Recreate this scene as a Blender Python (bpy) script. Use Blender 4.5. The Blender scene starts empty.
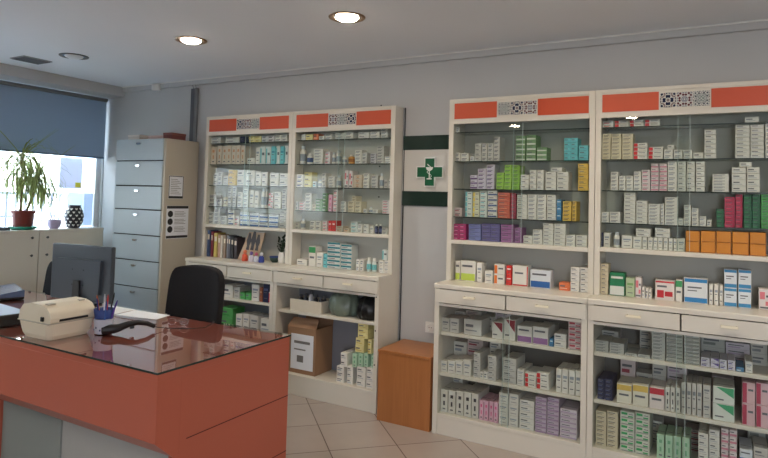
import bpy, math, random
from mathutils import Vector, Matrix
PI = math.pi
SC = bpy.context.scene
COL = SC.collection
random.seed(7)

# ------------------------------------------------------------------ colour and materials
def lin(c):
    def f(v):
        v = v / 255.0
        return v / 12.92 if v <= 0.04045 else ((v + 0.055) / 1.055) ** 2.4
    return (f(c[0]), f(c[1]), f(c[2]), 1.0)

def new_mat(name):
    m = bpy.data.materials.new(name); m.use_nodes = True
    nt = m.node_tree; b = nt.nodes['Principled BSDF']
    return m, nt, b

def mat(name, c, rough=0.5, metal=0.0, var=0.0, scale=8.0, spec=0.5, emit=None, coat=0.0, bump=0.0, bscale=200.0):
    m, nt, b = new_mat(name)
    col = lin(c)
    b.inputs['Base Color'].default_value = col
    b.inputs['Roughness'].default_value = rough
    b.inputs['Metallic'].default_value = metal
    b.inputs['Specular IOR Level'].default_value = spec
    b.inputs['Coat Weight'].default_value = coat
    b.inputs['Coat Roughness'].default_value = 0.05
    if var > 0:
        tc = nt.nodes.new('ShaderNodeTexCoord'); n = nt.nodes.new('ShaderNodeTexNoise')
        n.inputs['Scale'].default_value = scale; n.inputs['Detail'].default_value = 4
        nt.links.new(tc.outputs['Object'], n.inputs['Vector'])
        r = nt.nodes.new('ShaderNodeMix'); r.data_type = 'RGBA'
        r.inputs['A'].default_value = tuple(v * (1 - var) for v in col[:3]) + (1,)
        r.inputs['B'].default_value = tuple(min(1, v * (1 + var)) for v in col[:3]) + (1,)
        nt.links.new(n.outputs['Fac'], r.inputs['Factor'])
        nt.links.new(r.outputs['Result'], b.inputs['Base Color'])
    if bump > 0:
        tc = nt.nodes.new('ShaderNodeTexCoord'); n = nt.nodes.new('ShaderNodeTexNoise')
        n.inputs['Scale'].default_value = bscale
        nt.links.new(tc.outputs['Object'], n.inputs['Vector'])
        bp = nt.nodes.new('ShaderNodeBump'); bp.inputs['Strength'].default_value = bump; bp.inputs['Distance'].default_value = 0.002
        nt.links.new(n.outputs['Fac'], bp.inputs['Height']); nt.links.new(bp.outputs['Normal'], b.inputs['Normal'])
    if emit:
        b.inputs['Emission Color'].default_value = lin(emit[0]); b.inputs['Emission Strength'].default_value = emit[1]
    return m

def schlick(nt, sock, f0, f1, pw_=5.0):
    # view-angle reflectance of a thin pane, the same from both sides
    lw = nt.nodes.new('ShaderNodeLayerWeight'); lw.inputs['Blend'].default_value = 0.5
    pw = nt.nodes.new('ShaderNodeMath'); pw.operation = 'POWER'; pw.inputs[1].default_value = pw_
    ma = nt.nodes.new('ShaderNodeMath'); ma.operation = 'MULTIPLY_ADD'; ma.inputs[1].default_value = f1; ma.inputs[2].default_value = f0
    nt.links.new(lw.outputs['Facing'], pw.inputs[0]); nt.links.new(pw.outputs[0], ma.inputs[0]); nt.links.new(ma.outputs[0], sock)

def glass_mat(name, tint=(250, 252, 251), refl=1.0, rough=0.0):
    m = bpy.data.materials.new(name); m.use_nodes = True; nt = m.node_tree
    for n in list(nt.nodes): nt.nodes.remove(n)
    out = nt.nodes.new('ShaderNodeOutputMaterial'); mix = nt.nodes.new('ShaderNodeMixShader')
    t = nt.nodes.new('ShaderNodeBsdfTransparent'); t.inputs[0].default_value = lin(tint)
    g = nt.nodes.new('ShaderNodeBsdfGlossy'); g.inputs['Roughness'].default_value = rough
    schlick(nt, mix.inputs[0], 0.05 * refl, 0.9)
    nt.links.new(t.outputs[0], mix.inputs[1]); nt.links.new(g.outputs[0], mix.inputs[2])
    nt.links.new(mix.outputs[0], out.inputs[0])
    return m

def wood_mat(name, c1, c2, rough=0.35):
    m, nt, b = new_mat(name)
    tc = nt.nodes.new('ShaderNodeTexCoord'); mp = nt.nodes.new('ShaderNodeMapping')
    mp.inputs['Scale'].default_value = (14, 14, 0.9)
    n = nt.nodes.new('ShaderNodeTexNoise'); n.inputs['Scale'].default_value = 2.5; n.inputs['Detail'].default_value = 6; n.inputs['Distortion'].default_value = 0.8
    r = nt.nodes.new('ShaderNodeMix'); r.data_type = 'RGBA'
    r.inputs['A'].default_value = lin(c1); r.inputs['B'].default_value = lin(c2)
    nt.links.new(tc.outputs['Object'], mp.inputs['Vector']); nt.links.new(mp.outputs[0], n.inputs['Vector'])
    nt.links.new(n.outputs['Fac'], r.inputs['Factor']); nt.links.new(r.outputs['Result'], b.inputs['Base Color'])
    b.inputs['Roughness'].default_value = rough
    return m

def floor_mat():
    m, nt, b = new_mat('floor tiles')
    tc = nt.nodes.new('ShaderNodeTexCoord'); mp = nt.nodes.new('ShaderNodeMapping')
    mp.inputs['Rotation'].default_value = (0, 0, -PI / 4); mp.inputs['Location'].default_value = (0.2305 + 8.4, 0.34 + 8.4, 0)
    br = nt.nodes.new('ShaderNodeTexBrick'); br.offset = 0.0; br.squash = 1.0
    br.inputs['Scale'].default_value = 1.0; br.inputs['Brick Width'].default_value = 0.42; br.inputs['Row Height'].default_value = 0.42
    br.inputs['Mortar Size'].default_value = 0.0035; br.inputs['Mortar Smooth'].default_value = 0.1; br.inputs['Bias'].default_value = 0
    br.inputs['Color1'].default_value = lin((172, 162, 154)); br.inputs['Color2'].default_value = lin((162, 151, 143))
    br.inputs['Mortar'].default_value = lin((84, 66, 58))
    n = nt.nodes.new('ShaderNodeTexNoise'); n.inputs['Scale'].default_value = 5; n.inputs['Detail'].default_value = 6
    mx = nt.nodes.new('ShaderNodeMix'); mx.data_type = 'RGBA'; mx.blend_type = 'MULTIPLY'; mx.inputs['Factor'].default_value = 0.35
    nt.links.new(tc.outputs['Object'], mp.inputs['Vector']); nt.links.new(mp.outputs[0], br.inputs['Vector'])
    nt.links.new(tc.outputs['Object'], n.inputs['Vector'])
    nt.links.new(br.outputs['Color'], mx.inputs['A']); nt.links.new(n.outputs['Color'], mx.inputs['B'])
    hs = nt.nodes.new('ShaderNodeRGBToBW'); nt.links.new(n.outputs['Color'], hs.inputs[0])
    cr = nt.nodes.new('ShaderNodeMapRange'); cr.inputs['To Min'].default_value = 0.8; cr.inputs['To Max'].default_value = 1.25
    nt.links.new(hs.outputs[0], cr.inputs['Value'])
    cb = nt.nodes.new('ShaderNodeCombineColor'); [nt.links.new(cr.outputs[0], cb.inputs[i]) for i in range(3)]
    nt.links.new(cb.outputs[0], mx.inputs['B']); mx.inputs['Factor'].default_value = 0.8
    nt.links.new(mx.outputs['Result'], b.inputs['Base Color'])
    b.inputs['Roughness'].default_value = 0.28
    return m

def tile_mat(name, dark, mid, seed, sc):
    """glazed ornamental tile: a pattern mirrored eight ways inside each square"""
    m, nt, b = new_mat(name)
    N = nt.nodes.new; L = nt.links.new
    tc = N('ShaderNodeTexCoord'); sp = N('ShaderNodeSeparateXYZ'); L(tc.outputs['Generated'], sp.inputs[0])
    def mth(op, a, b_=None):
        n = N('ShaderNodeMath'); n.operation = op
        for i, v in enumerate((a, b_)):
            if v is None: continue
            if isinstance(v, (int, float)): n.inputs[i].default_value = v
            else: L(v, n.inputs[i])
        return n.outputs[0]
    x = mth('ABSOLUTE', mth('SUBTRACT', sp.outputs['X'], 0.5)); z = mth('ABSOLUTE', mth('SUBTRACT', sp.outputs['Z'], 0.5))
    a = mth('MAXIMUM', x, z); c = mth('MINIMUM', x, z)
    cv = N('ShaderNodeCombineXYZ'); L(a, cv.inputs[0]); L(c, cv.inputs[1]); cv.inputs[2].default_value = seed
    vo = N('ShaderNodeTexVoronoi'); vo.feature = 'F1'; vo.inputs['Scale'].default_value = sc; L(cv.outputs[0], vo.inputs['Vector'])
    rp = N('ShaderNodeValToRGB'); rp.color_ramp.interpolation = 'CONSTANT'
    e = rp.color_ramp.elements; e[0].position = 0; e[0].color = lin(dark); e[1].position = 0.36; e[1].color = lin((214, 214, 208))
    e2 = e.new(0.56); e2.color = lin(mid); e3 = e.new(0.7); e3.color = lin((190, 192, 190))
    L(vo.outputs['Distance'], rp.inputs[0]); L(rp.outputs[0], b.inputs['Base Color']); b.inputs['Roughness'].default_value = 0.15
    return m

# ------------------------------------------------------------------ mesh builder
class MB:
    def __init__(s): s.v = []; s.f = []; s.m = []; s.sm = []
    def add(s, vs, fs, mi=0, smooth=False):
        o = len(s.v); s.v += [tuple(v) for v in vs]
        for f in fs: s.f.append(tuple(i + o for i in f)); s.m.append(mi); s.sm.append(smooth)
        return s
    def box(s, x0, x1, y0, y1, z0, z1, mi=0):
        vs = [(x0, y0, z0), (x1, y0, z0), (x1, y1, z0), (x0, y1, z0), (x0, y0, z1), (x1, y0, z1), (x1, y1, z1), (x0, y1, z1)]
        return s.add(vs, [(0, 3, 2, 1), (4, 5, 6, 7), (0, 1, 5, 4), (1, 2, 6, 5), (2, 3, 7, 6), (3, 0, 4, 7)], mi)
    def prism(s, pts, a0, a1, axis='x', mi=0, smooth=False):
        n = len(pts)
        def mk(p, a):
            return (a, p[0], p[1]) if axis == 'x' else ((p[0], a, p[1]) if axis == 'y' else (p[0], p[1], a))
        vs = [mk(p, a0) for p in pts] + [mk(p, a1) for p in pts]
        s.add(vs, [tuple(range(n))[::-1], tuple(range(n, 2 * n))], mi)
        s.add(vs, [(i, (i + 1) % n, (i + 1) % n + n, i + n) for i in range(n)], mi, smooth)
        return s
    def tube(s, path, r, seg=8, mi=0, caps=True):
        path = [Vector(p) for p in path]; n = len(path); rs = r if isinstance(r, (list, tuple)) else [r] * n
        vs = []; prev = None
        for i, p in enumerate(path):
            t = (path[min(i + 1, n - 1)] - path[max(i - 1, 0)]).normalized()
            if prev is None:
                u = t.cross(Vector((0, 0, 1)));
                if u.length < 1e-3: u = t.cross(Vector((0, 1, 0)))
            else: u = prev - t * prev.dot(t)
            u.normalize(); prev = u; w = t.cross(u)
            for k in range(seg):
                a = 2 * PI * k / seg; vs.append(p + (u * math.cos(a) + w * math.sin(a)) * rs[i])
        fs = [(i * seg + k, i * seg + (k + 1) % seg, (i + 1) * seg + (k + 1) % seg, (i + 1) * seg + k) for i in range(n - 1) for k in range(seg)]
        s.add(vs, fs, mi, True)
        if caps: s.add(vs, [tuple(range(seg))[::-1], tuple(range((n - 1) * seg, n * seg))], mi)
        return s
    def lathe(s, prof, c=(0, 0, 0), seg=24, mi=0, smooth=True):
        n = len(prof); vs = []
        for r, z in prof:
            for k in range(seg):
                a = 2 * PI * k / seg; vs.append((c[0] + r * math.cos(a), c[1] + r * math.sin(a), c[2] + z))
        fs = [(i * seg + k, i * seg + (k + 1) % seg, (i + 1) * seg + (k + 1) % seg, (i + 1) * seg + k) for i in range(n - 1) for k in range(seg)]
        s.add(vs, fs, mi, smooth)
        if prof[0][0] > 1e-5: s.add(vs, [tuple(range(seg))[::-1]], mi)
        if prof[-1][0] > 1e-5: s.add(vs, [tuple(range((n - 1) * seg, n * seg))], mi)
        return s
    def grid(s, fn, nu, nv, mi=0, thick=None):
        vs = [fn(i / nu, j / nv) for j in range(nv + 1) for i in range(nu + 1)]
        fs = [(j * (nu + 1) + i, j * (nu + 1) + i + 1, (j + 1) * (nu + 1) + i + 1, (j + 1) * (nu + 1) + i) for j in range(nv) for i in range(nu)]
        return s.add(vs, fs, mi, True)
    def mesh(s, name, mats, o=(0, 0, 0)):
        me = bpy.data.meshes.new(name)
        me.from_pydata([(v[0] - o[0], v[1] - o[1], v[2] - o[2]) for v in s.v], [], s.f)
        for m in (mats if isinstance(mats, (list, tuple)) else [mats]): me.materials.append(m)
        for p, mi, sm in zip(me.polygons, s.m, s.sm): p.material_index = mi; p.use_smooth = sm
        me.update(); return me

def obj(name, mb, mats, parent=None, o=None, bevel=0, subsurf=0, solid=0):
    """one mesh object; with a parent, geometry is given in the parent's frame plus parent.location"""
    if o is None:
        o = tuple(parent['_o']) if parent is not None and '_o' in parent else (0, 0, 0)
    ob = bpy.data.objects.new(name, mb.mesh(name, mats, o)); COL.objects.link(ob)
    if parent is not None:
        ob.parent = parent; ob['_o'] = o
    else:
        ob.location = o
    if solid:
        md = ob.modifiers.new('solid', 'SOLIDIFY'); md.thickness = solid; md.offset = 0
    if bevel:
        md = ob.modifiers.new('bevel', 'BEVEL'); md.width = bevel; md.segments = 2; md.limit_method = 'ANGLE'; md.harden_normals = False
    if subsurf:
        md = ob.modifiers.new('sub', 'SUBSURF'); md.levels = subsurf; md.render_levels = subsurf
    return ob

def tag(o, label, cat, group=None, kind=None):
    o['label'] = label; o['category'] = cat
    if group: o['group'] = group
    if kind: o['kind'] = kind
    return o

def thing(name, label, cat, loc, group=None, rz=0, local=False):
    o = bpy.data.objects.new(name, None); COL.objects.link(o); o.location = loc; o.rotation_euler = (0, 0, rz); o.empty_display_size = 0.05
    o['_o'] = (0.0, 0.0, 0.0) if local else tuple(float(v) for v in loc)
    return tag(o, label, cat, group)

def struct(name, mb, m, label=None, **k):
    o = obj(name, mb, m, **k); o['kind'] = 'structure'
    if label: o['label'] = label
    return o

def copy_tree(o):
    c = o.copy(); COL.objects.link(c)
    for ch in list(o.children):
        k = ch.copy(); COL.objects.link(k); k.parent = c
        for g in list(ch.children):
            q = g.copy(); COL.objects.link(q); q.parent = k
    return c

# ------------------------------------------------------------------ materials
M = {}
M['wall'] = mat('wall paint', (190, 191, 191), 0.85, var=0.04, scale=1.5, bump=0.15, bscale=60)
M['ceil'] = mat('ceiling paint', (230, 234, 239), 0.9, var=0.03, scale=1.2)
M['floor'] = floor_mat()
M['cab'] = mat('white lacquer', (220, 215, 202), 0.32, var=0.02)
M['cabin'] = mat('cabinet inner back', (182, 182, 174), 0.6, var=0.03)  # white back greyed in its colour to stand for shade
M['darkin'] = mat('base back with painted shade', (108, 106, 102), 0.7, var=0.05)  # base back darkened in colour to imitate shade behind the boxes
M['greyin'] = mat('base back with grey painted shade', (136, 140, 150), 0.7, var=0.05)  # shade in the left pair's bases, put into a bluish grey
M['handle'] = mat('cream handle', (244, 236, 212), 0.3)
M['orange'] = mat('orange laminate', (206, 84, 50), 0.4, var=0.05, scale=3)
M['gl'] = glass_mat('door glass', (246, 250, 248), 1.0)
M['gledge'] = mat('polished glass edge', (196, 212, 210), 0.2)
M['glshelf'] = glass_mat('shelf glass', (238, 244, 241), 1.0)
M['gldark'] = mat('dark glass edge', (42, 56, 52), 0.2)
M['desk'] = mat('terracotta laminate', (184, 97, 75), 0.3, var=0.04, scale=3)
M['deskg'] = mat('dark groove', (90, 30, 22), 0.6)
M['panel'] = mat('grey modesty panel', (176, 176, 172), 0.5, var=0.03)
M['panel2'] = mat('darker grey modesty panel', (140, 146, 142), 0.5, var=0.03)
M['drawer'] = mat('blue grey steel', (172, 184, 190), 0.4, var=0.02)
M['steelside'] = mat('cream steel', (186, 178, 162), 0.5, var=0.03)
M['dkgap'] = mat('dark gap', (30, 34, 38), 0.7)
M['chrome'] = mat('chrome', (200, 200, 200), 0.15, 1.0)
M['blackfab'] = mat('black fabric', (24, 24, 28), 0.9, var=0.2, scale=60, bump=0.4, bscale=500)
M['blackpl'] = mat('black plastic', (22, 22, 25), 0.4)
M['monback'] = mat('dark grey monitor shell', (66, 74, 84), 0.35, var=0.05)
M['beige'] = mat('beige printer plastic', (222, 212, 190), 0.45)
M['beige2'] = mat('greyish printer plastic', (180, 174, 160), 0.45)
M['wood'] = wood_mat('warm oak veneer', (158, 98, 54), (186, 124, 74))
M['paper'] = mat('white paper', (228, 232, 238), 0.8)
M['print'] = mat('grey print', (120, 120, 120), 0.8)
M['blackprint'] = mat('black print', (36, 38, 42), 0.7)
M['cardboard'] = mat('brown cardboard', (150, 116, 88), 0.85, var=0.06, scale=5)
M['dgreen'] = mat('dark green marble', (28, 50, 42), 0.25, var=0.35, scale=14)
M['wtile'] = mat('white wall tile', (206, 204, 198), 0.3)
M['crossg'] = mat('pharmacy green', (14, 92, 58), 0.35)
M['white'] = mat('plain white', (230, 230, 226), 0.45)
M['blind'] = None
M['pvc'] = mat('white window frame', (225, 228, 230), 0.4)
M['grey'] = mat('grey duct', (120, 124, 128), 0.5)
M['dgrey'] = mat('dark grey duct', (92, 96, 102), 0.5)
M['lamp'] = mat('warm lamp glow', (255, 238, 210), 0.5, emit=((255, 232, 204), 60))
M['lampoff'] = mat('unlit frosted lamp glass', (225, 228, 230), 0.3)
M['ring'] = mat('brushed bronze ring', (150, 128, 108), 0.3, 0.8)
M['ringd'] = mat('dull dark ring', (90, 92, 92), 0.4, 0.6)
M['terr'] = mat('red brown pot', (128, 52, 46), 0.45)
M['teal'] = mat('teal saucer', (30, 140, 118), 0.4)
M['soil'] = mat('potting soil', (52, 38, 30), 0.95, var=0.2, scale=40)
M['leaf'] = mat('dracaena leaf', (110, 138, 62), 0.5, var=0.3, scale=9)
M['leafd'] = mat('dark leaf', (34, 54, 34), 0.5, var=0.25, scale=20)
M['trunk'] = mat('plant stem', (112, 92, 62), 0.8, var=0.2, scale=30)
M['lilac'] = mat('lilac ceramic', (176, 164, 196), 0.35)
M['navyc'] = mat('navy ceramic', (30, 30, 40), 0.3)
M['bag'] = mat('grey green plastic bag', (120, 134, 122), 0.3, var=0.35, scale=14)
M['bagb'] = mat('black plastic bag', (26, 28, 30), 0.35)
def thin_mat(name, c, tr, f, var=0.0):
    m, nt, b = new_mat(name); nt.nodes.remove(b)
    d = nt.nodes.new('ShaderNodeBsdfDiffuse'); d.inputs[0].default_value = lin(c)
    t = nt.nodes.new('ShaderNodeBsdfTranslucent'); t.inputs[0].default_value = lin(tr)
    mx = nt.nodes.new('ShaderNodeMixShader'); mx.inputs[0].default_value = f
    nt.links.new(d.outputs[0], mx.inputs[1]); nt.links.new(t.outputs[0], mx.inputs[2]); nt.links.new(mx.outputs[0], nt.nodes['Material Output'].inputs[0])
    if var:
        n = nt.nodes.new('ShaderNodeTexNoise'); n.inputs['Scale'].default_value = 9; tc = nt.nodes.new('ShaderNodeTexCoord'); nt.links.new(tc.outputs['Object'], n.inputs['Vector'])
        r = nt.nodes.new('ShaderNodeMix'); r.data_type = 'RGBA'; r.inputs['A'].default_value = tuple(v * (1 - var) for v in lin(c)[:3]) + (1,); r.inputs['B'].default_value = tuple(v * (1 + var) for v in lin(c)[:3]) + (1,)
        nt.links.new(n.outputs['Fac'], r.inputs['Factor']); nt.links.new(r.outputs['Result'], d.inputs[0])
    return m
M['leaf'] = thin_mat('dracaena leaf', (152, 164, 112), (146, 158, 100), .35, .3)
# blind: fabric that lets some daylight through
m, nt, b = new_mat('blue blind fabric'); nt.nodes.remove(b)
d = nt.nodes.new('ShaderNodeBsdfDiffuse'); d.inputs[0].default_value = lin((164, 188, 214))
t = nt.nodes.new('ShaderNodeBsdfTranslucent'); t.inputs[0].default_value = lin((126, 138, 152))
mx = nt.nodes.new('ShaderNodeMixShader'); mx.inputs[0].default_value = 0.2
wv = nt.nodes.new('ShaderNodeTexNoise'); wv.inputs['Scale'].default_value = 120
bp = nt.nodes.new('ShaderNodeBump'); bp.inputs['Strength'].default_value = 0.2; nt.links.new(wv.outputs['Fac'], bp.inputs['Height']); nt.links.new(bp.outputs[0], d.inputs['Normal'])
nt.links.new(d.outputs[0], mx.inputs[1]); nt.links.new(t.outputs[0], mx.inputs[2]); nt.links.new(mx.outputs[0], nt.nodes['Material Output'].inputs[0])
M['blind'] = m

# ------------------------------------------------------------------ camera
cam = bpy.data.cameras.new('camera'); co = bpy.data.objects.new('camera', cam); COL.objects.link(co)
r = Vector((0.86678345, 0.497991, 0.02629453)); u = Vector((-0.00140018, -0.05029724, 0.99873331)); fw = Vector((-0.49868275, 0.86572233, 0.04289954))
mw = Matrix.Identity(4)
for i in range(3): mw[i][0] = r[i]; mw[i][1] = u[i]; mw[i][2] = -fw[i]
mw[0][3], mw[1][3], mw[2][3] = 2.13499652, -4.05850425, 1.50741435
co.matrix_world = mw
cam.lens = 606.3008 / 768 * 36; cam.sensor_width = 36; cam.sensor_fit = 'HORIZONTAL'
cam.shift_x = 0.00586; cam.shift_y = -0.07342; cam.clip_start = 0.05
SC.camera = co

# ------------------------------------------------------------------ room shell
XL, XR, YF, ZC = -3.54, 4.2, -6.6, 2.58
struct('floor', MB().box(XL - 0.12, XR, YF, 0.0, -0.1, 0.0), M['floor'])
struct('ceiling', MB().box(XL - 0.12, XR, YF, 0.0, ZC, ZC + 0.1), M['ceil'])
struct('wall_back', MB().box(XL - 0.12, XR, 0.0, 0.12, -0.1, ZC + 0.1), M['wall'])
struct('wall_right', MB().box(XR, XR + 0.12, YF, 0.12, -0.1, ZC + 0.1), M['wall'])
WY0, WY1, WZ0, WZ1 = -4.4, -0.01, 1.0, 2.48
mb = MB()
mb.box(XL - 0.12, XL, YF, WY0, -0.0, ZC); mb.box(XL - 0.12, XL, WY0, 0, 0, WZ0); mb.box(XL - 0.12, XL, WY0, 0, WZ1, ZC); mb.box(XL - 0.12, XL, WY1, 0, WZ0, WZ1)
struct('wall_left', mb, M['wall'])
# rear wall behind the photographer with an unseen window added to let in fill light
SX0, SX1 = 2.75, 4.1
struct('wall_front', MB().box(XL - .12, SX0, YF - 0.12, YF, 0, ZC).box(SX1, XR + .12, YF - .12, YF, 0, ZC).box(SX0, SX1, YF - .12, YF, 0, .3).box(SX0, SX1, YF - .12, YF, 2.4, ZC), M['wall'])
mb = MB()
for x in (SX0, SX1 - .06): mb.box(x, x + .06, YF - .09, YF - .03, .3, 2.4)
mb.box(SX0, SX1, YF - .09, YF - .03, .3, .36); mb.box(SX0, SX1, YF - .09, YF - .03, 2.34, 2.4)
struct('added_fill_window', mb, M['pvc'])
# ceiling trim strip along the back wall and the beam over the window
struct('trim_1', MB().box(XL + 0.29, XR, -0.035, 0.0, 2.53, 2.572).box(XL + 0.29, XR, -0.045, 0.0, 2.572, 2.58, 1), [M['wall'], M['white']], bevel=0.002)  # white top strip paints the gap of light under the ceiling
struct('trim_2', MB().box(XL, XL + 0.29, YF, 0.0, 2.485, ZC), M['wall'], bevel=0.003)
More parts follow.
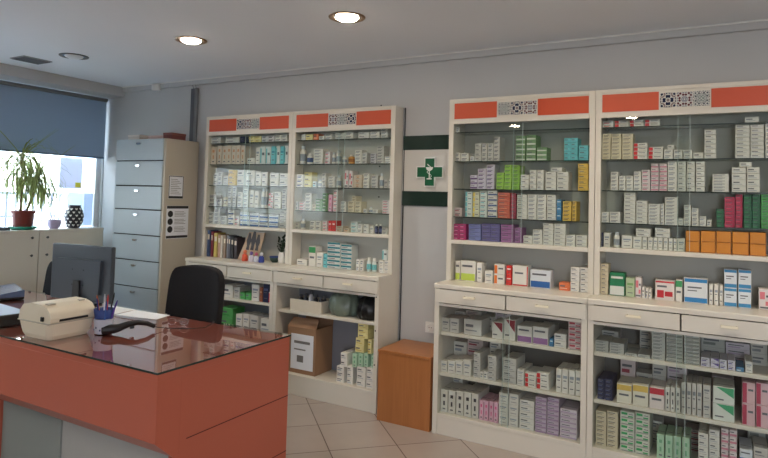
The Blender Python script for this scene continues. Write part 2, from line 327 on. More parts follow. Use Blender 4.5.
# window with frame and panes
wroot = struct('window_1', MB().box(XL - 0.09, XL - 0.04, WY0, WY1, WZ0, WZ0 + 0.05).box(XL - 0.09, XL - 0.04, WY0, WY1, WZ1 - 0.05, WZ1)
    .box(XL - 0.09, XL - 0.04, WY0, WY0 + 0.05, WZ0, WZ1).box(XL - 0.09, XL - 0.04, WY1 - 0.05, WY1, WZ0, WZ1)
    .box(XL - 0.09, XL - 0.04, -1.5, -1.44, WZ0, WZ1).box(XL - 0.09, XL - 0.04, -2.96, -2.9, WZ0, WZ1), M['pvc'], bevel=0.003)
obj('window_pane', MB().box(XL - 0.068, XL - 0.062, WY0 + 0.04, WY1 - 0.04, WZ0 + 0.04, WZ1 - 0.04), M['gl'], wroot)
STOCK = [
 ('C','top shelf',1.977,-0.185,0.11,[
   ('w',0.4918,0.5302,1.977,0.051,1,1,0),
 ]),
 ('C','second shelf',1.778,-0.185,0.12,[
   ('w',0.5038,0.5392,1.778,0.0305,2,1,0),('w',0.5458,0.6012,1.778,0.0285,2,1,0),('wg',0.6118,0.6442,1.778,0.034,1,1,0),('wg',0.6458,0.6912,1.778,0.0302,4,1,0),
   ('wg',0.6958,0.7322,1.778,0.03,4,1,0),('wg',0.7378,0.7742,1.778,0.0297,4,1,0),('wg',0.7778,0.8182,1.778,0.027,6,1,0),('gr',0.9278,0.9902,1.778,0.0328,5,1,0),
   ('gr',0.9978,1.0602,1.778,0.0334,5,1,0),('gr',1.0668,1.1312,1.778,0.0287,3,1,0),('tl',1.2378,1.3222,1.778,0.0282,5,2,0),('tl',1.3278,1.3862,1.778,0.0313,3,1,0),
 ]),
 ('C','third shelf',1.59,-0.185,0.12,[
   ('wp',0.6138,0.6672,1.59,0.0313,3,1,0),('wp',0.6708,0.7272,1.59,0.0276,5,1,0),('wp',0.7308,0.7852,1.59,0.0272,6,1,0),('lg',0.8008,0.8512,1.59,0.0277,4,1,0),
   ('lg',0.8548,0.9022,1.59,0.027,6,1,0),('lg',0.9068,0.9562,1.59,0.0265,6,1,0),('w',0.9618,1.0182,1.59,0.033,3,1,0),('w',1.0228,1.0662,1.59,0.032,4,1,0),
   ('w',1.0708,1.1122,1.59,0.032,4,1,0),('w',1.1238,1.1922,1.59,0.0292,4,1,0),('w',1.1968,1.2672,1.59,0.0292,4,1,0),('w',1.1598,1.2292,1.707,0.027,1,1,0),
   ('y',1.3258,1.3872,1.59,0.0336,5,1,0),
 ]),
 ('C','fourth shelf',1.4,-0.185,0.12,[
   ('mw',0.4828,0.5592,1.4,0.03,2,1,0),('wt',0.5818,0.6322,1.4,0.0346,5,1,0),('wy',0.6368,0.6832,1.4,0.0342,5,1,0),('wt',0.6878,0.7372,1.4,0.0298,6,1,0),
   ('wb',0.7418,0.8072,1.4,0.0368,5,1,0),('ro',0.8128,0.8952,1.4,0.0285,6,1,0),('mar',0.8998,0.9342,1.4,0.0275,6,1,0),('w',0.9418,1.0092,1.4,0.0265,6,1,0),
   ('w',1.0138,1.0702,1.4,0.0267,6,1,0),('w',1.0748,1.1312,1.4,0.0267,6,1,0),('w',1.1358,1.1932,1.4,0.0268,6,1,0),('bl',1.1978,1.2262,1.4,0.044,3,1,0),
   ('y',1.2358,1.2882,1.4,0.0244,5,1,0),('y',1.2938,1.3172,1.4,0.0246,5,1,0),
 ]),
 ('C','middle board',1.243,-0.19,0.12,[
   ('mag',0.4878,0.5922,1.243,0.0265,4,2,0),('lav',0.6118,0.6992,1.243,0.0275,4,1,0),('ind',0.7058,0.8322,1.243,0.0295,4,2,0),('vio',0.8378,0.9252,1.243,0.0292,4,1,0),
   ('vio',0.9298,0.9742,1.243,0.0333,3,1,0),('w',0.9878,1.0472,1.243,0.0265,2,1,0),('w',1.0508,1.1112,1.243,0.0237,4,1,0),('w',1.1148,1.1802,1.243,0.023,6,1,0),
   ('w',1.1848,1.2542,1.243,0.0232,6,1,0),('w',1.2598,1.3152,1.243,0.0237,3,1,0),('w',1.3198,1.3862,1.243,0.0243,3,1,0),
 ]),
 ('C','counter',0.967,-0.19,0.09,[
   ('wl',0.5228,0.5562,0.967,0.131,1,1,0),('wl',0.5608,0.6672,0.967,0.137,1,1,0),('w',0.6768,0.7132,0.967,0.132,1,1,0),('w',0.7318,0.7852,0.967,0.082,1,1,0),
   ('wo',0.7968,0.8692,0.967,0.0655,2,1,0),('red',0.8798,0.9152,0.967,0.063,2,1,0),('wrb',0.9198,1.0222,0.967,0.132,1,1,0),('wbb',1.0368,1.1672,0.967,0.115,1,1,0),
   ('or',1.2208,1.2872,0.967,0.049,1,1,0),('w',1.2898,1.3432,0.967,0.0302,5,1,0),('w',1.3478,1.3982,0.967,0.0306,5,1,0),
 ]),
 ('C','upper lower shelf',0.652,-0.36,0.18,[
   ('wg',0.4968,0.5592,0.652,0.088,1,1,0),('wg',0.5638,0.6242,0.652,0.093,1,1,0),('wg',0.6598,0.7792,0.652,0.1,1,1,0),('md',0.8468,0.9162,0.652,0.103,1,1,0),
   ('md',0.9258,0.9972,0.652,0.129,1,1,0),('wpb',1.0098,1.1012,0.652,0.101,1,1,0),('wpb',1.1068,1.2002,0.652,0.107,1,1,0),('bl',1.2078,1.2302,0.652,0.048,1,1,0),
   ('w',1.2358,1.3052,0.652,0.0415,2,1,0),('rp',1.3178,1.3942,0.652,0.0328,5,1,0),
 ]),
 ('C','lower middle shelf',0.39,-0.36,0.2,[
   ('w',0.4998,0.5492,0.39,0.072,1,1,0),('w',0.5548,0.6032,0.39,0.08,1,1,0),('w',0.6088,0.6572,0.39,0.089,1,1,0),('w',0.6618,0.7132,0.39,0.1,1,1,0),
   ('wg',0.7308,0.7752,0.39,0.0393,4,1,0),('w',0.7768,0.7972,0.39,0.043,1,1,0),('w',0.8018,0.8232,0.39,0.047,1,1,0),('w',0.8818,0.8882,0.39,0.051,1,1,0),
   ('wg',0.8248,0.8802,0.39,0.0304,5,1,0),('wg',0.9238,1.0072,0.39,0.038,4,1,0),('w',1.0148,1.0562,0.39,0.048,2,1,0),('wr',1.0618,1.1292,0.39,0.0277,3,1,0),
   ('wr',1.1338,1.2062,0.39,0.0327,3,1,0),('w',1.2498,1.2812,0.39,0.138,1,1,0),('w',1.2858,1.3202,0.39,0.139,1,1,0),('w',1.3248,1.3582,0.39,0.141,1,1,0),
   ('w',1.3628,1.3932,0.39,0.143,1,1,0),
 ]),
 ('C','bottom shelf',0.133,-0.36,0.2,[
   ('wk',0.5078,0.5572,0.133,0.144,1,1,0),('wk',0.5628,0.6112,0.133,0.147,1,1,0),('wk',0.6168,0.6662,0.133,0.151,1,1,0),('wk',0.6718,0.7192,0.133,0.154,1,1,0),
   ('wk',0.7238,0.7672,0.133,0.156,1,1,0),('pk',0.7748,0.8022,0.133,0.124,1,1,0),('pk',0.8068,0.8342,0.133,0.125,1,1,0),('pk',0.8398,0.8662,0.133,0.126,1,1,0),
   ('pk',0.8708,0.8962,0.133,0.127,1,1,0),('w',0.9018,0.9592,0.133,0.0647,3,1,0),('w',0.9658,1.0242,0.133,0.066,3,1,0),('w',1.0328,1.1222,0.133,0.035,5,1,0),
   ('ll',1.1288,1.1962,0.133,0.0263,8,1,0),('ll',1.2008,1.2692,0.133,0.0274,8,1,0),('lw',1.2758,1.3732,0.133,0.0282,6,1,0),
 ]),
 ('D','top shelf',1.977,-0.185,0.11,[
   ('wr',1.4608,1.5312,1.977,0.036,2,1,0),('wr',1.5358,1.6172,1.977,0.0355,2,1,0),('wr',1.6218,1.6992,1.977,0.035,2,1,0),('wr',1.7038,1.7882,1.977,0.0345,2,1,0),
   ('w',2.2118,2.2792,1.977,0.033,1,1,0),
 ]),
 ('D','second shelf',1.782,-0.185,0.12,[
   ('cr',1.4618,1.5162,1.782,0.0224,7,1,0),('cr',1.5198,1.5772,1.782,0.0221,7,1,0),('cr',1.5818,1.6412,1.782,0.0219,7,1,0),('wr',1.6438,1.7212,1.782,0.0242,4,1,0),
   ('wr',1.7258,1.8052,1.782,0.0237,3,1,0),('w',1.8098,1.8562,1.782,0.0275,2,1,0),('w',1.8288,1.8652,1.837,0.027,1,1,0),('w',1.8618,1.9072,1.782,0.0265,2,1,0),
   ('w',1.9108,1.9572,1.782,0.026,2,1,0),('w',1.9618,2.0142,1.782,0.036,1,1,0),('w',2.0178,2.0762,1.782,0.0272,6,1,0),('w',2.1678,2.2362,1.782,0.024,8,1,0),
   ('w',2.2398,2.3032,1.782,0.024,8,1,0),('w',2.3088,2.3702,1.782,0.0236,8,1,0),
 ]),
 ('D','third shelf',1.595,-0.185,0.12,[
   ('w',1.5188,1.5612,1.595,0.022,5,1,0),('w',1.5658,1.6022,1.595,0.022,4,1,0),('w',1.6068,1.6442,1.595,0.022,4,1,0),('w',1.6478,1.6892,1.595,0.0226,5,1,0),
   ('wp2',1.6928,1.7372,1.595,0.0248,5,1,0),('wp2',1.7408,1.7822,1.595,0.0268,6,1,0),('wp2',1.7868,1.8272,1.595,0.0268,6,1,0),('w',1.8308,1.8782,1.595,0.029,6,1,0),
   ('w',1.8838,1.9252,1.595,0.029,6,1,0),('w',1.9288,1.9712,1.595,0.0288,6,1,0),('w',1.9758,2.0212,1.595,0.0288,6,1,0),('w',2.0578,2.1372,1.595,0.0167,6,1,0),
   ('w',2.1518,2.2192,1.595,0.0343,4,1,0),('w',2.2228,2.2842,1.595,0.0348,4,1,0),('w',2.1878,2.2462,1.734,0.028,1,1,0),
 ]),
 ('D','fourth shelf',1.4,-0.185,0.12,[
   ('w',1.4578,1.5102,1.4,0.021,3,1,0),('w',1.5148,1.5742,1.4,0.0217,3,1,0),('w',1.5948,1.6582,1.4,0.0228,8,1,0),('w',1.6628,1.7242,1.4,0.0227,6,1,0),
   ('w',1.7288,1.7902,1.4,0.0197,6,1,0),('w',1.7938,1.8132,1.4,0.0203,6,1,0),('w',1.8168,1.8812,1.4,0.0201,8,1,0),('w',1.8858,1.9122,1.4,0.04,1,1,0),
   ('w',1.9158,1.9512,1.4,0.0232,5,1,0),('w',1.9558,1.9902,1.4,0.025,4,1,0),('w',1.9948,2.0272,1.4,0.0285,2,1,0),('w',2.0318,2.0547,1.4,0.037,1,1,0),
   ('brn',2.0563,2.0632,1.436,0.046,1,1,0),('dg',2.0778,2.1142,1.4,0.0252,4,1,0),('cri',2.1178,2.1662,1.4,0.024,7,1,0),('cri',2.1698,2.2022,1.4,0.026,7,1,0),
   ('dg',2.2078,2.2452,1.4,0.0261,7,1,0),('dg',2.2488,2.2842,1.4,0.0263,7,1,0),('bg',2.2888,2.3532,1.4,0.0264,7,1,0),
 ]),
 ('D','middle board',1.252,-0.19,0.13,[
   ('nv',1.4598,1.4772,1.252,0.086,1,1,0),('w',1.4818,1.5182,1.252,0.088,1,1,0),('w',1.5338,1.5742,1.252,0.092,1,1,1),('w',1.5838,1.6442,1.252,0.077,1,1,0),
   ('w',1.6478,1.6952,1.252,0.073,1,1,0),('w',1.6988,1.7242,1.252,0.072,1,1,0),('w',1.7278,1.7532,1.252,0.072,1,1,0),('w',1.7568,1.7792,1.252,0.074,1,1,0),
   ('w',1.7828,1.8062,1.252,0.074,1,1,0),('w',1.8108,1.8332,1.252,0.073,1,1,0),('w',1.8378,1.8592,1.252,0.073,1,1,0),('w',1.8628,1.8802,1.252,0.073,1,1,0),
   ('w',1.8848,1.9212,1.252,0.075,1,1,0),('w',1.6618,1.7422,1.325,0.024,2,1,0),('w',1.7658,1.8442,1.326,0.027,2,1,0),('oc',1.9248,1.9962,1.252,0.06,2,1,0),
   ('oc',2.0008,2.0742,1.252,0.0615,2,1,0),('oc',2.0778,2.1502,1.252,0.0625,2,1,0),('oc',2.1548,2.2332,1.252,0.063,2,1,0),('oc',2.2368,2.3122,1.252,0.0635,2,1,0),
 ]),
 ('D','counter',0.967,-0.19,0.09,[
   ('cr',1.4618,1.5112,0.967,0.0264,7,1,0),('gw',1.5178,1.6032,0.967,0.136,1,1,0),('pg',1.6088,1.6572,0.967,0.111,1,1,0),('wpk',1.6618,1.6937,0.967,0.119,1,1,0),
   ('w',1.6953,1.6942,0.967,0.072,1,1,0),('w',1.6988,1.7132,0.967,0.065,1,1,0),('w',1.7178,1.7312,0.967,0.06,1,1,0),('w',1.7348,1.7482,0.967,0.055,1,1,0),
   ('rw',1.7678,1.8702,0.967,0.113,1,1,0),('wgr',1.8748,1.9092,0.967,0.123,1,1,0),('bw',1.9178,2.0372,0.967,0.139,1,1,0),('w',2.0428,2.0622,0.967,0.114,1,1,0),
   ('w',2.0678,2.0892,0.967,0.115,1,1,0),('w',2.0948,2.1112,0.967,0.113,1,1,0),('bb',2.1158,2.1772,0.967,0.1015,2,1,0),('bb',2.1828,2.2432,0.967,0.103,2,1,0),
   ('wpk',2.2778,2.3332,0.967,0.112,1,1,0),
 ]),
 ('D','upper lower shelf',0.662,-0.36,0.18,[
   ('gw2',1.4698,1.5432,0.662,0.0162,4,1,0),('gw2',1.5478,1.6262,0.662,0.0155,4,1,0),('gw2',1.6308,1.6932,0.662,0.015,1,1,0),('gw2',1.6978,1.7592,0.662,0.017,1,1,0),
   ('gw2',1.7698,1.8372,0.662,0.0189,8,1,0),('gw2',1.8418,1.9232,0.662,0.0199,8,1,0),('gw2',1.9278,2.0042,0.662,0.0202,8,1,0),('pt',2.0098,2.0512,0.662,0.024,2,1,0),
   ('pt',2.0548,2.0942,0.662,0.025,2,1,0),('pt',2.0978,2.1302,0.662,0.0245,2,1,0),('pt',2.1348,2.1672,0.662,0.0255,2,1,0),('bl',2.1718,2.2062,0.662,0.022,1,1,0),
   ('w',2.2128,2.2452,0.662,0.06,1,1,0),
 ]),
 ('D','lower middle shelf',0.395,-0.36,0.2,[
   ('nv',1.4848,1.5242,0.395,0.0232,5,1,0),('nv',1.5268,1.5662,0.395,0.024,5,1,0),('yw',1.5888,1.6682,0.395,0.105,1,1,0),('yw',1.6728,1.7542,0.395,0.116,1,1,0),
   ('rw2',1.7588,1.8352,0.395,0.116,1,1,0),('wk',1.8398,1.8612,0.395,0.128,1,1,0),('wk',1.8648,1.8862,0.395,0.131,1,1,0),('wk',1.8898,1.9112,0.395,0.135,1,1,0),
   ('wg',1.9178,1.9382,0.395,0.167,1,1,0),('wg',1.9428,1.9642,0.395,0.17,1,1,0),('wg',1.9688,1.9892,0.395,0.171,1,1,0),('wg',1.9928,2.0152,0.395,0.173,1,1,0),
   ('wg',2.0198,2.0552,0.395,0.086,2,1,0),('gb',2.0658,2.1652,0.395,0.0875,2,1,0),('mp',2.1988,2.2562,0.395,0.109,2,1,0),('mp',2.2598,2.3172,0.395,0.1125,2,1,0),
 ]),
 ('D','bottom shelf',0.133,-0.36,0.2,[
   ('cr',1.4788,1.5352,0.133,0.0244,8,1,0),('cr',1.5398,1.5962,0.133,0.0255,8,1,0),('wgn',1.6088,1.6842,0.133,0.0365,6,1,0),('wgn',1.6878,1.7612,0.133,0.0377,6,1,0),
   ('mi',1.7978,1.8352,0.133,0.128,1,1,0),('mi',1.8398,1.8762,0.133,0.131,1,1,0),('mi',1.8798,1.9172,0.133,0.135,1,1,0),('mi',1.9218,1.9582,0.133,0.138,1,1,0),
   ('w',1.9988,2.0462,0.133,0.036,5,1,0),('w',2.0498,2.0982,0.133,0.0345,6,1,0),('wp2',2.1048,2.1382,0.133,0.0372,6,1,0),('wp2',2.1418,2.1752,0.133,0.0375,6,1,0),
   ('wbb',2.1878,2.2452,0.133,0.0695,2,1,0),('wg',2.2488,2.3112,0.133,0.0533,3,1,0),
 ]),
 ('A','top shelf',1.963,-0.105,0.08,[
   ('w',-1.9012,-1.7828,1.963,0.037,2,1,0),('w',-1.7282,-1.5678,1.963,0.032,2,1,0),('nv',-1.5582,-1.4998,1.963,0.057,1,1,0),('cy',-1.4532,-1.3908,1.963,0.0305,2,1,0),
   ('cy',-1.3842,-1.3198,1.963,0.0295,2,1,0),('bk',-1.3092,-1.2438,1.963,0.033,2,1,0),('bk',-1.2372,-1.1718,1.963,0.032,2,1,0),('w',-1.1592,-1.0978,1.963,0.0345,2,1,0),
   ('w',-1.0912,-1.0328,1.963,0.0335,2,1,0),
 ]),
 ('A','second shelf',1.775,-0.105,0.09,[
   ('tn',-1.9102,-1.8308,1.775,0.162,1,1,0),('tn',-1.8162,-1.7648,1.775,0.169,1,1,0),('tn',-1.7602,-1.7068,1.775,0.163,1,1,0),('tn',-1.7032,-1.6528,1.775,0.17,1,1,0),
   ('tn',-1.6492,-1.5988,1.775,0.163,1,1,0),('tn',-1.5952,-1.5458,1.775,0.166,1,1,0),('tn',-1.5412,-1.4948,1.775,0.159,1,1,0),('w',-1.4642,-1.3788,1.775,0.053,1,1,0),
   ('w',-1.3692,-1.3268,1.775,0.144,1,1,0),('wt',-1.3212,-1.2648,1.775,0.149,1,1,0),('wt',-1.2582,-1.2058,1.775,0.146,1,1,0),('tl',-1.1992,-1.1558,1.775,0.15,1,1,0),
   ('wt',-1.1502,-1.1098,1.775,0.151,1,1,0),('tl',-1.1032,-1.0628,1.775,0.148,1,1,0),('wt',-1.0572,-1.0198,1.775,0.153,1,1,0),('red',-1.0162,-1.0038,1.775,0.158,1,1,0),
 ]),
 ('A','third shelf',1.59,-0.105,0.09,[
   ('wg',-1.8572,-1.8048,1.59,0.053,2,1,0),('wg',-1.7992,-1.7478,1.59,0.0387,3,1,0),('wg',-1.7372,-1.6808,1.59,0.087,1,1,0),('y',-1.6792,-1.5888,1.59,0.045,3,1,0),
   ('w',-1.5722,-1.4778,1.59,0.0675,2,1,0),('w',-1.4712,-1.3738,1.59,0.0655,2,1,0),('w',-1.3592,-1.2978,1.59,0.0565,2,1,0),('w',-1.2922,-1.2288,1.59,0.058,2,1,0),
   ('w',-1.2032,-1.1088,1.59,0.0535,2,1,0),('w',-1.1032,-1.0078,1.59,0.054,2,1,0),
 ]),
 ('A','fourth shelf',1.403,-0.105,0.09,[
   ('wg',-1.8952,-1.8168,1.403,0.0343,3,1,0),('wg',-1.7992,-1.7358,1.403,0.0315,2,1,0),('wg',-1.6742,-1.6248,1.403,0.0435,4,1,0),('wg',-1.6202,-1.5738,1.403,0.0438,4,1,0),
   ('w',-1.5572,-1.5008,1.403,0.043,3,1,0),('w',-1.4962,-1.4348,1.403,0.0395,4,1,0),('w',-1.4212,-1.3738,1.403,0.15,1,1,0),('w',-1.3662,-1.3198,1.403,0.141,1,1,0),
   ('w',-1.3002,-1.2678,1.403,0.17,1,1,1),('w',-1.2622,-1.2298,1.403,0.17,1,1,1),('wpk',-1.2152,-1.1628,1.403,0.0437,3,1,0),('w',-1.1522,-1.0788,1.403,0.0467,3,1,0),
   ('wg',-1.0692,-1.0208,1.403,0.041,4,1,0),
 ]),
 ('A','middle board',1.243,-0.105,0.09,[
   ('wg',-1.9002,-1.8318,1.243,0.0357,3,1,0),('wg',-1.8272,-1.7628,1.243,0.0347,4,1,0),('wg',-1.7472,-1.6758,1.243,0.037,2,1,0),('wb',-1.6592,-1.5978,1.243,0.044,3,1,0),
   ('w',-1.5962,-1.6058,1.243,0.049,1,1,1),('wbb',-1.5242,-1.4208,1.243,0.0403,3,1,0),('wbb',-1.4142,-1.3118,1.243,0.039,3,1,0),('wbb',-1.3052,-1.2068,1.243,0.0377,3,1,0),
   ('wbb',-1.2002,-1.0988,1.243,0.0367,3,1,0),('wg',-1.0892,-1.0018,1.243,0.0372,4,1,0),
 ]),
 ('A','upper lower shelf',0.655,-0.27,0.15,[
   ('w',-1.5242,-1.4188,0.655,0.1,1,1,0),('wg',-1.4072,-1.3468,0.655,0.092,1,1,0),('bg',-1.3372,-1.2838,0.655,0.058,1,1,0),('bg',-1.2792,-1.2238,0.655,0.061,1,1,0),
   ('w',-1.2182,-1.1408,0.655,0.134,1,1,0),('brn',-1.1332,-1.1028,0.655,0.115,1,1,0),('nv',-1.0972,-1.0383,0.655,0.158,1,1,0),('wr',-1.0367,-1.0048,0.655,0.088,1,1,0),
 ]),
 ('A','lower middle shelf',0.41,-0.27,0.15,[
   ('bg',-1.5592,-1.4128,0.41,0.0775,2,1,0),('w',-1.3752,-1.3088,0.41,0.121,1,1,0),('w',-1.2992,-1.2338,0.41,0.13,1,1,0),('wg',-1.2232,-1.1358,0.41,0.127,1,1,0),
   ('w',-1.1122,-0.9988,0.41,0.118,1,1,0),
 ]),
 ('B','top shelf',1.967,-0.105,0.08,[
   ('w',-0.8912,-0.8488,1.967,0.057,1,1,0),('cy',-0.8422,-0.7758,1.967,0.048,1,1,0),('or',-0.7682,-0.7178,1.967,0.057,1,1,0),('w',-0.7112,-0.6638,1.967,0.029,1,1,0),
   ('w',-0.5542,-0.4668,1.967,0.03,2,1,0),('w',-0.4592,-0.3878,1.967,0.0285,2,1,0),('w',-0.3432,-0.2438,1.967,0.0265,2,1,0),('w',-0.2312,-0.1518,1.967,0.0245,2,1,0),
 ]),
 ('B','second shelf',1.773,-0.105,0.09,[
   ('w',-0.9142,-0.8558,1.773,0.148,1,1,1),('wb',-0.8402,-0.7828,1.773,0.09,1,1,1),('w',-0.7592,-0.6708,1.773,0.0236,5,1,0),('wpk',-0.6472,-0.6018,1.773,0.0323,3,1,0),
   ('w',-0.5922,-0.5558,1.773,0.09,1,1,1),('w',-0.5512,-0.5068,1.773,0.106,1,1,1),('w',-0.4962,-0.4508,1.773,0.061,1,1,1),('am',-0.4392,-0.3838,1.773,0.07,1,1,1),
   ('w',-0.3662,-0.3058,1.773,0.026,4,1,0),('wg',-0.3002,-0.2588,1.773,0.0277,3,1,0),('bk',-0.2252,-0.1748,1.773,0.019,4,1,0),('wg',-0.1692,-0.1108,1.773,0.022,6,1,0),
   ('w',-0.1012,-0.0428,1.773,0.0187,3,1,0),
 ]),
 ('B','third shelf',1.585,-0.105,0.09,[
   ('wb',-0.9272,-0.8528,1.585,0.0347,3,1,0),('cy',-0.8472,-0.7708,1.585,0.0407,3,1,0),('wt',-0.7602,-0.7248,1.585,0.048,1,1,0),('w',-0.7172,-0.6778,1.585,0.061,1,1,1),
   ('w',-0.6702,-0.6318,1.585,0.0282,4,1,0),('w',-0.6062,-0.5488,1.585,0.022,4,1,0),('w',-0.5422,-0.4998,1.585,0.096,1,1,1),('wpk',-0.4552,-0.4228,1.585,0.136,1,1,0),
   ('wpk',-0.4162,-0.3838,1.585,0.131,1,1,0),('tn',-0.3752,-0.2978,1.585,0.034,3,1,0),('w',-0.2852,-0.2338,1.585,0.028,4,1,0),('wg',-0.2122,-0.1568,1.585,0.024,4,1,0),
   ('w',-0.1502,-0.1138,1.585,0.113,1,1,1),('wg',-0.1032,-0.0708,1.585,0.07,1,1,0),('wg',-0.0662,-0.0358,1.585,0.074,1,1,0),
 ]),
 ('B','fourth shelf',1.397,-0.105,0.09,[
   ('wg',-0.9442,-0.9008,1.397,0.035,2,1,0),('w',-0.8272,-0.7658,1.397,0.0278,5,1,0),('gr',-0.7232,-0.6638,1.397,0.0242,4,1,0),('gr',-0.6592,-0.6128,1.397,0.0284,5,1,0),
   ('pk',-0.6022,-0.5668,1.397,0.134,1,1,0),('wpk',-0.5552,-0.5138,1.397,0.0338,5,1,0),('w',-0.4852,-0.4358,1.397,0.0273,3,1,0),('cr',-0.4142,-0.3578,1.397,0.028,3,1,0),
   ('cr',-0.3522,-0.2968,1.397,0.0283,3,1,0),('cr',-0.3812,-0.3448,1.482,0.021,2,1,0),('w',-0.2792,-0.2438,1.397,0.031,1,1,0),('w',-0.2372,-0.2038,1.397,0.045,1,1,1),
   ('w',-0.1942,-0.1498,1.397,0.027,1,1,0),('wpk',-0.1112,-0.0488,1.397,0.02,5,1,0),
 ]),
 ('B','middle board',1.243,-0.105,0.09,[
   ('wg',-0.9262,-0.8828,1.243,0.0255,2,1,0),('w',-0.8782,-0.8358,1.243,0.085,1,1,1),('w',-0.7732,-0.7228,1.243,0.036,2,1,0),('w',-0.7172,-0.6678,1.243,0.037,2,1,0),
   ('red',-0.5972,-0.5678,1.243,0.082,1,1,0),('red',-0.5612,-0.5298,1.243,0.083,1,1,0),('tn',-0.5192,-0.4598,1.243,0.021,2,1,0),('tn',-0.4472,-0.3988,1.243,0.029,1,1,0),
   ('w',-0.3232,-0.2798,1.243,0.0325,2,1,0),('w',-0.2742,-0.2268,1.243,0.0335,2,1,0),('w',-0.2192,-0.1848,1.243,0.055,1,1,0),('nv',-0.1772,-0.1488,1.243,0.071,1,1,1),
   ('nv',-0.1432,-0.1168,1.243,0.073,1,1,1),('wg',-0.1102,-0.0618,1.243,0.025,2,1,0),
 ]),
 ('B','counter',0.956,-0.12,0.1,[
   ('w',-0.8872,-0.7838,0.956,0.049,1,1,0),('wgr',-0.7652,-0.6978,0.956,0.159,1,1,0),('w',-0.6902,-0.6308,0.956,0.115,1,1,0),('tl',-0.6252,-0.5908,0.956,0.108,1,1,0),
   ('tlw',-0.5882,-0.4658,0.956,0.0337,6,1,0),('tlw',-0.4592,-0.3608,0.956,0.032,6,1,0),('w',-0.3202,-0.2888,0.956,0.043,2,1,0),('w',-0.2832,-0.2538,0.956,0.044,2,1,0),
   ('wt',-0.2352,-0.1948,0.956,0.105,1,1,1),('wt',-0.1892,-0.1488,0.956,0.101,1,1,1),('w',-0.1172,-0.0798,0.956,0.047,2,1,0),('w',-0.0742,-0.0368,0.956,0.0485,2,1,0),
   ('wt',-0.0932,-0.0488,1.053,0.078,1,1,0),
 ]),
 ('B','bottom shelf',0.152,-0.27,0.2,[
   ('w',-0.3672,-0.3038,0.152,0.039,3,1,0),('w',-0.2787,-0.2298,0.152,0.043,3,1,0),('w',-0.3362,-0.2803,0.269,0.0505,2,1,0),('w',-0.1952,-0.1218,0.152,0.0463,3,1,0),
   ('w',-0.1132,-0.0508,0.152,0.0487,3,1,0),('mi',-0.2352,-0.1968,0.281,0.097,1,1,0),('mi',-0.1852,-0.1478,0.291,0.097,1,1,0),('mi',-0.1392,-0.1018,0.298,0.096,1,1,0),
   ('mi',-0.0782,-0.0568,0.298,0.095,1,1,0),('cy',-0.2122,-0.1408,0.393,0.051,2,1,0),('cy',-0.1087,-0.0798,0.394,0.051,2,1,0),('cy',-0.1952,-0.1103,0.495,0.035,3,1,0),
 ]),
]

# ------------------------------------------------------------------ display cabinets
ORD = ['leftmost', 'second', 'third', 'rightmost']
tilesets = [(-1.564, -1.311), (-0.597, -0.345), (0.816, 1.075), (1.791, 2.046)]
TM = [tile_mat('ornamental tile blue', (30, 40, 70), (110, 80, 80), 1.3, 4.2), tile_mat('ornamental tile red centre', (92, 40, 50), (110, 112, 130), 4.1, 4.6), tile_mat('ornamental tile dark', (30, 44, 62), (88, 112, 110), 7.7, 5.6)]
units = dict(
 A=dict(x0=-1.93, x1=-0.957, yu=-0.138, yb=-0.3135, cz=0.955, shelves=(1.963, 1.775, 1.59, 1.403), mid=1.243, low=(0.655, 0.41), pl=0.152, lowglass=False),
 B=dict(x0=-0.954, x1=0.0, yu=-0.138, yb=-0.3135, cz=0.955, shelves=(1.967, 1.773, 1.585, 1.397), mid=1.243, low=(0.625,), pl=0.152, lowglass=False),
 C=dict(x0=0.472, x1=1.4325, yu=-0.228, yb=-0.404, cz=0.967, shelves=(1.977, 1.778, 1.59, 1.40), mid=1.243, low=(0.652, 0.39), pl=0.133, lowglass=True),
 D=dict(x0=1.4355, x1=2.396, yu=-0.228, yb=-0.404, cz=0.967, shelves=(1.977, 1.782, 1.595, 1.40), mid=1.252, low=(0.662, 0.395), pl=0.133, lowglass=True))
cab_labels = dict(
 A='tall white glass-fronted display cabinet beside the grey filing cabinet, leftmost of four',
 B='white glass-fronted display cabinet left of the green cross, cardboard box in its base',
 C='tall white glass-fronted display cabinet just right of the green cross',
 D='tall white glass-fronted display cabinet with stacked orange cartons, rightmost of four')
YB = -0.012
